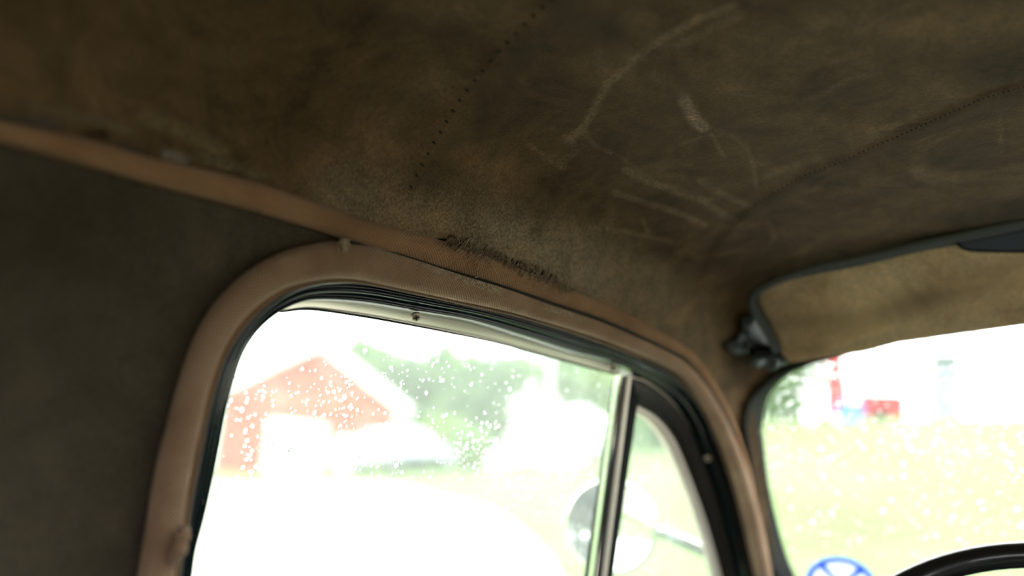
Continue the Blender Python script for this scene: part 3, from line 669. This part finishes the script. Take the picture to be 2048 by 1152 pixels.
vis = empty('sun_visor', tuple(A)); tag(vis, 'tan cloth sun visor with grey vinyl binding folded up above the windscreen', 'sun visor')
ve = resample(VE + VE[:1], 220, False)[:-1]
ve3 = on_visor(ve); c3_ = ve3.mean(0)
rg = []
for t in (.0, .3, .6, .85, .96, 1.0):
    q = c3_ + (ve3 - c3_) * t; rg.append(q + nv_ * (.004 * (1 - t ** 6)))
nvs = len(ve3); Vv = np.vstack([rg[0][:1]] + rg[1:] + [ve3 - nv_ * .012]); 
Fv = [(0, 1 + i, 1 + (i + 1) % nvs) for i in range(nvs)] + [(1 + k * nvs + i, 1 + (k + 1) * nvs + i, 1 + (k + 1) * nvs + (i + 1) % nvs, 1 + k * nvs + (i + 1) % nvs) for k in range(5) for i in range(nvs)] + [tuple(1 + 5 * nvs + i for i in range(nvs))]
VST = [([(1700, 640), (1760, 625), (1840, 600), (1950, 570), (2040, 540)], 26, (.12, .085, .05), .55), ([(1560, 640), (1640, 655), (1720, 660)], 14, (.16, .11, .06), .4), ([(1720, 650), (1735, 665)], 6, (.42, .31, .18), .5), ([(1600, 700), (1700, 690)], 10, (.15, .11, .06), .35)]
add('visor_pad', Vv, Fv, M['visor'], vis, True, wear=paint(Vv, VST))
# binding round the edge
bo = resample([(1554, 704), (1535, 668), (1505, 614), (1503, 600), (1514, 584), (1529, 574), (1567, 557), (1639, 535), (1732, 516), (1826, 494), (1889, 480), (2048, 446), (2200, 412), (2420, 372)], 180)
tube('edge_binding', on_visor(bo, .001), np.interp(np.arange(180), [0, 40, 70, 180], [.0045, .0045, .0055, .0065]), M['binding'], vis, 12)
bi = resample([(1562, 703), (1541, 661), (1516, 614), (1516, 594), (1528, 579), (1560, 564), (1639, 545), (1732, 527), (1826, 504), (1910, 488), (2048, 457), (2200, 424)], 180)
tube('inner_bead', on_visor(bi, .003), .0014, M['binding'], vis, 8)
for k in range(30):                                    # worn stitches along the binding
    s = k / 29; p = on_visor(bo[40 + int(s * 110):41 + int(s * 110)] + np.array([[2, 5]]), .0055)[0]
    o = bpy.data.objects.new('stitch', sme if k % 6 else sme); COL.objects.link(o); o.matrix_world = frame_of(B - A, p) @ Matrix.Diagonal((.5, .5, .9, 1)); o.parent = vis; o.matrix_parent_inverse = vis.matrix_world.inverted()
pk = [(1914, 486), (1922, 494), (1935, 499), (1960, 501), (2048, 502), (2200, 480), (2200, 424), (2048, 457)]
prism('vinyl_patch', on_visor(np.array(pk, float), .0015), nv_ * .0045, M['vinyl'], vis)
tube('patch_welt', on_visor(resample(pk[:6], 40), .0055), .0013, M['rubber'], vis, 8)
# cast hinge bracket screwed to the lining
br = empty('visor_bracket', tuple(on_shell([(1490, 680)])[0])); tag(br, 'grey cast-metal hinge bracket screwed beside the sun visor end', 'bracket')
bp_ = [(1490, 632), (1500, 628), (1512, 634), (1522, 650), (1540, 676), (1551, 694), (1548, 703), (1530, 704), (1510, 702), (1494, 706), (1470, 708), (1456, 700), (1452, 690), (1458, 684), (1470, 677), (1480, 665), (1483, 650), (1482, 640)]
P3 = on_shell(resample(bp_ + bp_[:1], 61)[:-1], -.006); bc = P3.mean(0); inn = (CAM - bc) / np.linalg.norm(CAM - bc)
out_ = on_shell(resample(bp_ + bp_[:1], 61)[:-1], .002)
L0 = [out_, P3, bc + (P3 - bc) * .93 + inn * .004, bc + (P3 - bc) * .75 + inn * .0055]
nb = 60; Vb = np.vstack(L0 + [bc[None] + inn * .006]); Fb = [(k * nb + i, k * nb + (i + 1) % nb, (k + 1) * nb + (i + 1) % nb, (k + 1) * nb + i) for k in range(3) for i in range(nb)] + [(3 * nb + i, 3 * nb + (i + 1) % nb, 4 * nb) for i in range(nb)]
add('base_plate', Vb, Fb, M['castmetal'], br)
def boss(name, px, off, r, h, m, nrm=None, hole=False):
    p = on_shell([px], off)[0]; V, Fc = lathe([(r, -h), (r, h * .3), (r * .85, h * .6), (r * .55, h * .7)] + ([(r * .5, h * .1), (r * .1, h * .0)] if hole else [(r * .1, h * .75)]), 18)
    o = add(name, V, Fc, m); o.matrix_world = frame_of(nrm if nrm is not None else inn, p); o.parent = br; o.matrix_parent_inverse = br.matrix_world.inverted(); return o
boss('screw', (1470, 692), -.012, .0052, .004, M['castmetal'], hole=True); boss('screw', (1500, 642), -.012, .0052, .004, M['castmetal'], hole=True); boss('rivet', (1498, 692), -.013, .005, .005, M['castmetal'])
pv_ = on_shell(resample([(1505, 703), (1530, 702), (1560, 704), (1574, 712)], 16), -.024)
tube('pivot_sleeve', pv_, .0065, M['rubber'], br, 12)
ar = on_shell(resample([(1508, 724), (1522, 722), (1540, 722), (1560, 718), (1572, 714)], 16), -.018); tube('pivot_arm', ar, np.linspace(.0065, .0085, 16), M['castmetal'], br, 12)
boss('pivot_screw', (1542, 726), -.024, .0098, .006, M['castmetal'], hole=True); boss('pivot_end', (1510, 726), -.024, .006, .006, M['castmetal'])

# ------------------------------------------------------------------ steering wheel and sticker
sw = empty('steering_wheel', (.80, .185, CZ - .22)); tag(sw, 'glossy black steering wheel with a thin horn ring below the windscreen', 'steering wheel')
swn = np.array([-.80, .0, .60]); swn /= np.linalg.norm(swn); sx = np.array([0, 1.0, 0]); sy = np.cross(swn, sx); sy = sy if sy[2] > 0 else -sy
swc = np.array([.80, .185, CZ - .196]); an = np.linspace(0, 2 * math.pi, 97)
def circ(r, off=0.0): return swc + swn * off + r * (np.cos(an)[:, None] * sx + np.sin(an)[:, None] * sy)
def closed_tube(name, C, r, m, parent, seg=14):
    C = C[:-1]; t = np.roll(C, -1, 0) - np.roll(C, 1, 0); t /= np.linalg.norm(t, axis=1, keepdims=True); a_ = np.broadcast_to(swn, C.shape); b_ = np.cross(t, a_)
    g = np.linspace(0, 2 * math.pi, seg, endpoint=False); V = C[:, None] + r * (a_[:, None] * np.cos(g)[None, :, None] + b_[:, None] * np.sin(g)[None, :, None]); nn = len(C)
    Fc = [(i * seg + j, ((i + 1) % nn) * seg + j, ((i + 1) % nn) * seg + (j + 1) % seg, i * seg + (j + 1) % seg) for i in range(nn) for j in range(seg)]
    return add(name, V.reshape(-1, 3), Fc, m, parent)
closed_tube('rim', circ(.195), .0115, M['wheelblack'], sw, 18); closed_tube('horn_ring', circ(.158, .012), .0038, M['chrome'], sw, 10)
for s in (0, math.pi, 1.5 * math.pi): tube('spoke', np.array([swc - swn * .02 * (1 - q) + q * .195 * (math.cos(s) * sx + math.sin(s) * sy) for q in np.linspace(.12, 1, 10)]), np.linspace(.014, .008, 10), M['wheelblack'], sw, 10)
V, Fc = lathe([(.045, -.05), (.05, -.01), (.046, .006), (.03, .014), (.005, .017)], 28); hb = add('hub', V, Fc, M['wheelblack']); hb.matrix_world = frame_of(swn, swc); hb.parent = sw; hb.matrix_parent_inverse = sw.matrix_world.inverted()
tube('column', np.array([swc - swn * q for q in np.linspace(.03, .42, 6)]), .022, M['wheelblack'], sw, 14)

stc = on_front([(1681, 1170)], .006)[0]; st = empty('windscreen_sticker', tuple(stc)); tag(st, 'round blue and white emblem sticker on the lower windscreen', 'sticker')
sn = np.array([-.81, -.24, -.53]); sn /= np.linalg.norm(sn); FR = frame_of(sn, stc)
def seethrough(name, col):
    m, nt, b = mat(name); b.inputs['Base Color'].default_value = (*col, 1); t_ = nt.nodes.new('ShaderNodeBsdfTranslucent'); t_.inputs[0].default_value = (*col, 1)
    mx = nt.nodes.new('ShaderNodeMixShader'); mx.inputs[0].default_value = .6; nt.links.new(b.outputs[0], mx.inputs[1]); nt.links.new(t_.outputs[0], mx.inputs[2]); nt.links.new(mx.outputs[0], nt.nodes['Material Output'].inputs[0]); return m
mb = seethrough('sticker_blue', (.07, .26, .80)); mw_ = seethrough('sticker_white', (.85, .88, .92))
def stick(name, P2, z0, z1, m):
    P = np.c_[np.array(P2), np.full(len(P2), z0)]; o = prism(name, P, np.array([0, 0, z1 - z0]), m); o.matrix_world = FR; o.parent = st; o.matrix_parent_inverse = st.matrix_world.inverted()
RS = .046; ca = np.linspace(0, 2 * math.pi, 49)[:-1]
# sticker frame: x runs across the car, y up the glass
upv = np.array([FR[0][1], FR[1][1], FR[2][1]]); sgn = 1 if upv[2] > 0 else -1
def sector(a0, a1, r0, r1, k=14):
    aa = np.radians(np.linspace(a0, a1, k)); return [(r1 * math.cos(t), sgn * r1 * math.sin(t)) for t in aa] + [(r0 * math.cos(t), sgn * r0 * math.sin(t)) for t in aa[::-1]]
FL = [(57, 123, .010), (138, 175, .016), (186, 228, .013), (242, 298, .017), (312, 354, .013), (365, 402, .016)]
for a0, a1, r0 in FL: stick('white_field', sector(a0, a1, r0, RS * .84), 0, .0008, mw_)
for k in range(6):
    a0, a1, r0 = FL[k]; b0 = FL[(k + 1) % 6][0] + (360 if k == 5 else 0)
    stick('blue_spoke', sector(a1, b0, .004, RS * .84, 4), 0, .0008, mb); stick('blue_core', sector(a0, a1, .004, r0, 8), 0, .0008, mb)
    stick('blue_ring', sector(k * 60, k * 60 + 60, RS * .84, RS, 10), 0, .0009, mb)

# ------------------------------------------------------------------ outside mirror
mc = CAM + rays([(1221, 1052)])[0] * 1.22; mi = empty('wing_mirror', tuple(mc)); tag(mi, 'round chrome door mirror speckled with rain outside the vent window', 'mirror')
mn = np.array([-.93, -.36, -.10]); mn /= np.linalg.norm(mn); MF = frame_of(mn, mc); RM = .0585
def put(o, FRM, par): o.matrix_world = FRM; o.parent = par; o.matrix_parent_inverse = par.matrix_world.inverted(); return o
V, Fc = lathe([(RM, 0), (RM * .6, .0004), (RM * .05, .0005)], 40); mg = put(add('mirror_glass', V, Fc, M['mirror']), MF, mi)
V, Fc = lathe([(RM * .3, -.028), (RM * .75, -.022), (RM * 1.02, -.010), (RM * 1.10, -.001), (RM * 1.08, .003), (RM * 1.0, .0035), (RM * .97, .001)], 40); put(add('housing', V, Fc, M['chrome']), MF, mi)
aC = [mc - mn * .02, CAM + rays([(1310, 1062)])[0] * 1.23, CAM + rays([(1400, 1098)])[0] * 1.26, CAM + rays([(1440, 1122)])[0] * 1.275, on_side([(1455, 1150)], .085)[0], on_side([(1460, 1230)], .06)[0]]
tube('arm', resample(aC, 30), .0085, M['chrome'], mi, 12)
md = []
for k in range(110):
    r_ = RM * .95 * math.sqrt(RNG.random()); a_ = RNG.random() * 6.283; md.append((r_ * math.cos(a_), r_ * math.sin(a_), .0006))
bV, bF = [], []
for k, p in enumerate(md):
    me, V, Fc = DM[k % 4]; s = RNG.uniform(.0007, .0021); b0 = len(bV); bV.extend((V * s + np.array(p)).tolist()); bF.extend([tuple(q + b0 for q in f) for f in Fc])
o = put(add('fine_raindrops', bV, bF, M['water']), MF, mi); o['kind'] = 'stuff'

# ------------------------------------------------------------------ outside: ground
def slope(az):                                             # degrees left of straight ahead -> rise per metre
    return np.interp(az, [-180, -110, -40, 4, 12, 20, 27, 34, 44, 52, 70, 120], [0, .03, .11, .126, .118, .105, .070, .030, .012, -.011, 0, 0])
def ground_z(x, y):
    az = np.degrees(np.arctan2(y - CAM[1], x)); r = np.hypot(x, y - CAM[1]); k = np.clip((r - 3) / 25, 0, 1); k = k * k * (3 - 2 * k)
    return slope(az) * (1 + .0) * np.minimum(r, 30) * k + .03 * np.sin(x * .7) * np.sin(y * .6) * np.clip(r / 8 - .4, 0, 1)
def far(px, r, dz=0.0):
    d = rays([px])[0]; h = d[:2] / np.linalg.norm(d[:2]); x, y = CAM[0] + h[0] * r, CAM[1] + h[1] * r
    return np.array([x, y, float(ground_z(x, y)) + dz]), math.atan2(h[1], h[0])
rr = np.r_[np.linspace(0.01, 6, 12), np.geomspace(6.5, 45, 60), np.geomspace(50, 420, 14)]; aa = np.radians(np.linspace(-180, 180, 241))
Rg, Ag = np.meshgrid(rr, aa, indexing='ij'); X, Y = Rg * np.cos(Ag), CAM[1] + Rg * np.sin(Ag)
Vt = np.stack([X, Y, ground_z(X, Y)], -1).reshape(-1, 3)
mgd, nt, b = mat('meadow_grass'); tc = nt.nodes.new('ShaderNodeTexCoord')
n1 = N(nt, 'ShaderNodeTexNoise', i_Scale=.35, i_Detail=6.0); nt.links.new(tc.outputs['Object'], n1.inputs['Vector'])
r1 = ramp(nt, [(.35, (.095, .162, .028)), (.55, (.122, .178, .052)), (.72, (.15, .182, .085))], n1.outputs[0]); nt.links.new(r1.outputs[0], b.inputs['Base Color']); b.inputs['Roughness'].default_value = .9
n2 = N(nt, 'ShaderNodeTexNoise', i_Scale=25.0, i_Detail=4.0); nt.links.new(tc.outputs['Object'], n2.inputs['Vector']); bp = N(nt, 'ShaderNodeBump', i_Strength=.6, i_Distance=.04); nt.links.new(n2.outputs[0], bp.inputs['Height']); nt.links.new(bp.outputs[0], b.inputs['Normal'])
lawn = tag(add('lawn', Vt, grid_faces(len(rr), len(aa))[:, ::-1], mgd), 'bright green lawn rising gently around the parked car', 'lawn', kind='structure')
ry, ay = np.meshgrid(np.linspace(0, 1, 30), np.linspace(0, 1, 60), indexing='ij')
mgv = simple('pale_gravel', (.42, .375, .32), .95, noise=(1.2, .25), bump=(60, .4, .02))
def yard(name, az0, az1, stops, label):
    azy = az0 + ay * (az1 - az0); r1_ = np.interp(azy, *stops) + .8 * np.sin(azy * .9) * np.clip((azy - az0) / 12, 0, 1) * np.clip((az1 - azy) / 12, 0, 1); ryd = .7 + (r1_ - .7) * ry
    Xy, Yy = ryd * np.cos(np.radians(azy)), CAM[1] + ryd * np.sin(np.radians(azy))
    tag(add(name, np.stack([Xy, Yy, ground_z(Xy, Yy) + .025], -1).reshape(-1, 3), grid_faces(30, 60)[:, ::-1], mgv), label, 'yard', kind='structure')
yard('gravel_yard', 30, 118, ([30, 34, 41, 48, 60, 100, 118], [5, 12, 20, 26, 30, 30, 24]), 'pale gravel yard in front of the red barn')
yard('bounce_gravel', -150, -28, ([-150, -125, -50, -28], [12, 30, 30, 8]), 'unseen pale gravel added beside the car to bounce light in')  # added out of view to throw light onto the left rail and visor

# ------------------------------------------------------------------ red barn
mred = simple('falu_red_boards', (.36, .075, .045), .85, noise=(2.0, .15)); mwh = simple('white_paint', (.80, .80, .78), .6); mrf = simple('pale_metal_roof', (.62, .63, .64), .5); mgd2 = simple('garage_white', (.78, .79, .80), .5)
bl, ba = far((612, 900), 37.5); barn = empty('barn', tuple(bl), ba - math.pi / 2 + math.radians(4)); tag(barn, 'red wooden barn with white gable boards and two white garage doors', 'building')
HW, HE, HR, DP = 3.7, 3.05, 5.4, 9.0                     # front face looks along -y of the barn's own frame
def bpart(o, par=barn): o.parent = par; return o
bpart(prism('wall', np.array([(-HW, 0, -.6), (HW, 0, -.6), (HW, 0, HE), (0, 0, HR), (-HW, 0, HE)]), np.array([0, DP, 0]), mred))
for s in (-1, 1):
    P = np.array([(0, -.5, HR + .02), (s * (HW + .45), -.5, HE - .27), (s * (HW + .45), -.5, HE - .05), (0, -.5, HR + .26)])
    bpart(prism('roof_slope', P, np.array([0, DP + 1.0, 0]), mrf))
    P = np.array([(0, -.56, HR - .22), (s * (HW + .5), -.56, HE - .55), (s * (HW + .5), -.56, HE + .05), (0, -.56, HR + .34)])
    bpart(prism('bargeboard', P, np.array([0, .06, 0]), mwh))
    bpart(box('corner_board', (s * HW - .13, -.05, -.4), (s * HW + .13, .02, HE), mwh))
bpart(box('cross_board', (-HW, -.04, 2.75), (HW, 0, 3.1), simple('pale_red_board', (.42, .13, .08), .8)))
for x0, x1, h in ((-1.65, .75, 2.05), (1.2, 2.8, 1.6)):
    d = bpart(box('garage_door', (x0, -.06, -.5), (x1, .0, h), mgd2, None, .01))
    for k in range(4): q = box('door_panel', (x0 + .08, -.085, .02 + k * h / 4.2), (x1 - .08, -.055, k * h / 4.2 + h / 4.2 - .06), mwh, None, .01); q.parent = d
    q = box('handle', ((x0 + x1) / 2 - .12, -.12, .55), ((x0 + x1) / 2 + .12, -.085, .6), M['rubber']); q.parent = d

# ------------------------------------------------------------------ parked vehicles
mtyre = simple('tyre', (.02, .02, .02), .8); mrim = simple('wheel_rim', (.5, .5, .52), .35, .8); mwin = simple('car_window', (.05, .06, .07), .1); mlamp = simple('tail_lamp', (.45, .02, .02), .3); mhead = simple('head_lamp', (.8, .82, .85), .15)
def vehicle(name, loc, rz, L, Wd, st_, paint_, low, label, cat, sill=.52):
    """st_: stations along the length (x, belt z, roof z, half width)"""
    o = empty(name, tuple(loc), rz); tag(o, label, cat)
    gx = float(ground_z(loc[0] + 1, loc[1]) - ground_z(loc[0] - 1, loc[1])) / 2; gy = float(ground_z(loc[0], loc[1] + 1) - ground_z(loc[0], loc[1] - 1)) / 2
    q_ = Vector((0, 0, 1)).rotation_difference(Vector((-gx, -gy, 1)).normalized()); o.matrix_world = Matrix.Translation(Vector(loc)) @ q_.to_matrix().to_4x4() @ Matrix.Rotation(rz, 4, 'Z')
    def ringv(x, z0, z1, w, tuck):
        return np.array([(x, -w, z0 + .08), (x, -w * 1.02, (z0 + z1) / 2), (x, -w * .97, z1 - .05), (x, -w * tuck, z1), (x, w * tuck, z1), (x, w * .97, z1 - .05), (x, w * 1.02, (z0 + z1) / 2), (x, w, z0 + .08), (x, w * .9, z0), (x, -w * .9, z0)])
    def hull(nm, R, m):
        V = np.concatenate(R); k = len(R[0]); Fc = [(i * k + j, (i + 1) * k + j, (i + 1) * k + (j + 1) % k, i * k + (j + 1) % k) for i in range(len(R) - 1) for j in range(k)] + [tuple(range(k)), tuple((len(R) - 1) * k + j for j in range(k))[::-1]]
        q = add(nm, V, Fc, m, None); q.parent = o; return q
    body = hull('body', [ringv(x, .24, zb, w, .9) for x, zb, zr, w in st_], paint_)
    gh = [(x, zb, zr, w) for x, zb, zr, w in st_ if zr > zb]
    cab = hull('cabin', [ringv(x, zb - .06, zr, w * .93, .82) for x, zb, zr, w in gh], paint_)
    hull('sill', [ringv(x, .20, sill, w * 1.012, 1.0) for x, zb, zr, w in st_[1:-1]], low)
    for s in (-1, 1):
        inner = gh[1:-1] if len(gh) > 3 else gh
        for (x0, zb0, zr0, w0), (x1, zb1, zr1, w1) in zip(inner[:-1], inner[1:]):
            P = np.array([(x0 + .06, s * w0 * .955, zb0 + .02), (x1 - .06, s * w1 * .955, zb1 + .02), (x1 - .06, s * w1 * .90, zr1 - .13), (x0 + .06, s * w0 * .90, zr0 - .13)]); q = prism('side_window', P, np.array([0, s * .02, 0]), mwin); q.parent = o
        for x in (st_[0][0] + L * .18, st_[-1][0] - L * .18):
            V, Fc = lathe([(.10, -.10), (.29, -.10), (.32, -.06), (.32, .06), (.29, .10), (.20, .10)], 20); w_ = add('wheel', V, Fc, mtyre); w_.location = (x, s * (Wd / 2 - .1), .32); w_.rotation_euler = (-s * math.pi / 2, 0, 0); w_.parent = o
            V, Fc = lathe([(.2, 0), (.19, .012), (.06, .02), (.01, .02)], 16); h_ = add('rim', V, Fc, mrim); h_.location = (0, 0, .10); h_.parent = w_
        x = st_[0][0]; q = box('tail_lamp', (x - .03, s * st_[0][3] * .62 - .14, .62), (x + .03, s * st_[0][3] * .62 + .14, .80), mlamp); q.parent = o
        x = st_[-1][0]; q = box('head_lamp', (x - .04, s * st_[-1][3] * .62 - .15, .55), (x + .03, s * st_[-1][3] * .62 + .15, .68), mhead); q.parent = o
    return o
hatch = [(-1.95, .80, .80, .74), (-1.80, .92, 1.05, .82), (-1.2, .94, 1.42, .84), (-.4, .94, 1.47, .85), (.35, .93, 1.40, .85), (.95, .90, .96, .84), (1.6, .78, .78, .80), (1.95, .62, .62, .68)]
vl, va = far((812, 930), 30.5); 
vehicle('parked_car', vl, va - math.pi / 2 + .75, 3.9, 1.7, hatch, simple('silver_paint', (.55, .57, .62), .3, .3, coat=.5), simple('dark_blue_grey', (.03, .035, .06), .5), 'silver hatchback with dark lower sides parked by the barn', 'car', .78)
van = [(2.3, .95, .95, .82), (2.1, 1.1, 1.3, .9), (1.4, 1.12, 1.86, .93), (.2, 1.12, 1.93, .93), (-.7, 1.1, 1.88, .93), (-1.35, 1.02, 1.10, .9), (-1.95, .85, .85, .86), (-2.3, .65, .65, .75)][::-1]
vl, va = far((1110, 930), 31); mvw = simple('white_car_paint', (.80, .81, .82), .35, coat=.4)
vehicle('parked_van', vl, va - math.pi / 2 - .15, 4.6, 1.86, van, mvw, mvw, 'white van parked on the lawn in front of the trees', 'van')
vl, va = far((1062, 900), 39); vehicle('camper_van', vl + np.array([0, 0, .5]), va + .2, 4.6, 1.9, [(-2.2, 1.1, 1.1, .85), (-2.1, 1.2, 2.5, .95), (-.5, 1.2, 2.62, .97), (.8, 1.2, 2.55, .97), (1.5, 1.15, 1.3, .93), (2.2, .8, .8, .8)], simple('beige_paint', (.55, .50, .44), .5), simple('beige_paint_low', (.45, .42, .38), .5), 'tall beige camper van half hidden behind the white van', 'van')
# flagpole
fl3, fa = far((1090, 900), 36); fpo = empty('flagpole', tuple(fl3)); tag(fpo, 'thin white flagpole standing in front of the trees', 'flagpole')
V, Fc = lathe([(.11, -.3), (.11, .05), (.06, .1), (.055, 6.5), (.04, 7.2)], 14); add('pole', V, Fc, mwh).parent = fpo
V, Fc = lathe([(.02, 7.2), (.07, 7.26), (.075, 7.33), (.03, 7.4)], 12); add('knob', V, Fc, mwh).parent = fpo

# ------------------------------------------------------------------ trees and shrubs
LEAF = [simple('leaf_green_%d' % k, c, .6) for k, c in enumerate([(.105, .20, .06), (.145, .24, .075), (.20, .29, .08), (.085, .165, .065)])]; mbark = simple('bark', (.09, .07, .05), .9, bump=(8, .6, .03))
def tree(name, px, r, h, rad, kind, label, low=.25, count=1500):
    p, az = far((px, 900), r); o = empty(name, tuple(p)); tag(o, label, 'tree' if 'tree' in name else 'shrub', 'trees behind the parked vehicles' if 'tree' in name else 'shrubs on the lawn')
    blobs = [(np.clip(RNG.normal(0, rad * .35), -.5 * rad, .5 * rad), np.clip(RNG.normal(0, rad * .35), -.5 * rad, .5 * rad), h * RNG.uniform(low + .15, .9), rad * RNG.uniform(.45, .7)) for _ in range(9)] + [(0, 0, h * .86, rad * .42), (0, 0, h * (low + .25), rad * .8)]
    V, Fc = [], []
    for _ in range(count):
        bx_, by_, bz_, br_ = blobs[RNG.integers(len(blobs))]; v = RNG.normal(size=3); v /= np.linalg.norm(v); c = np.array([bx_, by_, bz_]) + v * br_ * RNG.uniform(.6, 1.05); c[2] = np.clip(c[2], h * low * .7, h * 1.02)
        s = RNG.uniform(.22, .42) * max(.6, rad / 2.6); e1 = RNG.normal(size=3); e1 /= np.linalg.norm(e1); e2 = np.cross(e1, RNG.normal(size=3)); e2 /= np.linalg.norm(e2); b0 = len(V)
        V += [c - e1 * s, c + e2 * s * .6, c + e1 * s, c - e2 * s * .6]; Fc.append((b0, b0 + 1, b0 + 2, b0 + 3))
    add('foliage', V, Fc, LEAF[kind], None, False).parent = o
    tk = np.array([[.04 * math.sin(q * 3), .05 * math.sin(q * 2), q * h * .8 - .2] for q in np.linspace(0, 1, 9)]); tube('trunk', tk, np.linspace(.05 * rad + .03, .03, 9), mbark, None, 8).parent = o
T = [(700, 62, 8.8, 2.6, 0, 'dark green leafy tree rising behind the barn eave'), (800, 50, 6.4, 2.0, 3, 'blue-green tree beyond the silver hatchback'), (876, 62, 8.4, 2.6, 1, 'mid-green tree over the silver hatchback bonnet'), (956, 46, 5.8, 2.0, 3, 'dark crowned tree between hatchback and white van'),
     (1030, 62, 8.0, 2.6, 1, 'mid-green tree above the camper van'), (1128, 46, 5.5, 2.0, 0, 'dark green tree behind the flagpole'), (1200, 62, 7.2, 2.6, 2, 'yellow-green tree beside the vent window bar'), (1300, 50, 4.6, 2.2, 0, 'green tree seen through the vent window')]
T += [(745, 80, 10.2, 3.6, 1, 'tall pale tree far behind the barn ridge'), (925, 80, 10.0, 3.6, 0, 'far green tree above the gap beside the hatchback'), (1090, 80, 9.4, 3.4, 1, 'far green tree topping the white van'), (1275, 82, 8.4, 3.2, 2, 'far yellow-green tree over the vent window')]
for t in T: tree('leafy_tree', t[0], t[1], t[2], t[3], t[4], t[5], .12, 2600)
tree('shrub', 870, 40, 2.2, 1.6, 2, 'low yellow-green shrub under the dark trees', .05, 700); tree('shrub', 940, 33, 1.5, 1.0, 1, 'low green shrub beside the white van', .05, 700)
tree('shrub', 1290, 26, 2.0, 1.1, 0, 'dark green shrub seen through the vent window', .05, 700); tree('shrub', 1556, 33, 3.2, 1.5, 0, 'dark green bush at the windscreen corner', .05, 1100)
# ------------------------------------------------------------------ things on the crest beyond the windscreen
mrd = simple('red_cloth', (.42, .04, .04), .8); mbl = simple('blue_paint', (.06, .22, .60), .5); mbr = simple('brown_wood', (.13, .07, .055), .8); mgy = simple('pale_grey_sheet', (.26, .31, .34), .6); mye = simple('yellow_paint', (.75, .5, .08), .5)
def upright(name, px, r, label, cat): p, az = far((px, 850), r); o = empty(name, tuple(p), az - math.pi / 2); tag(o, label, cat); return o
o = upright('banner_flag', 1650, 30, 'tall red banner flag standing on the grassy crest', 'flag'); V, Fc = lathe([(.03, -.2), (.025, 3.0), (.01, 3.1)], 10); add('pole', V, Fc, mbr).parent = o
ss = np.linspace(0, 1, 24); loft('cloth', [np.array([[.03 + w * (.62 + .08 * math.sin(s * 7)), .06 * math.sin(w * 6 + s * 3), .12 + 2.8 * s] for s in ss]) for w in np.linspace(0, 1, 8)], mrd, o).matrix_parent_inverse = Matrix()
V, Fc = lathe([(.25, -.1), (.27, .05), (.22, .12), (.03, .16)], 18); add('foot', V, Fc, mbr).parent = o
o = upright('blue_crate', 1700, 29, 'blue crate on the crest between red banner and red trailer', 'crate'); box('tub', (-.36, -.25, -.1), (.36, .25, .48), mbl, o, .03); box('lid', (-.39, -.28, .48), (.39, .28, .56), mbl, o, .02)
o = upright('red_trailer', 1764, 32, 'low red trailer parked on the crest', 'trailer'); box('bed', (-.75, -.5, .12), (.75, .5, .95), mrd, o, .04); box('drawbar', (.75, -.05, .28), (1.5, .05, .36), mbr, o)
for s in (-1, 1):
    V, Fc = lathe([(.08, -.07), (.22, -.07), (.24, 0), (.22, .07), (.1, .07)], 18); w_ = add('wheel', V, Fc, mtyre); w_.location = (0, s * .58, .24); w_.rotation_euler = (math.pi / 2, 0, 0); w_.parent = o
o = upright('timber_post', 1966, 29, 'slender brown timber post on the crest', 'post'); tube('shaft', np.array([[-.2 * q, 0, -.2 + 3.0 * q] for q in np.linspace(0, 1, 8)]), np.linspace(.09, .06, 8), mbr, None, 10).parent = o; box('cap', (-.29, -.08, 2.78), (-.11, .08, 2.84), mbr, o, .01)
o = upright('marker_post', 1722, 31, 'thin post with yellow top and red bands on the crest', 'post'); V, Fc = lathe([(.05, -.2), (.045, 2.0), (.04, 2.2)], 12); add('shaft', V, Fc, mrd).parent = o; V, Fc = lathe([(.05, 2.2), (.055, 2.25), (.05, 2.9), (.02, 3.0)], 12); add('cap', V, Fc, mye).parent = o
o = upright('grey_shelter', 1893, 33, 'pale grey sheet shelter standing on the crest', 'shelter'); box('panel', (-.45, -.04, 0), (.45, .04, 2.3), mgy, o, .01); box('roof', (-.6, -.5, 2.3), (.6, .5, 2.4), mgy, o, .02)
for s in (-.45, .45): box('leg', (s - .04, -.45, -.2), (s + .04, -.37, 2.3), mgy, o)
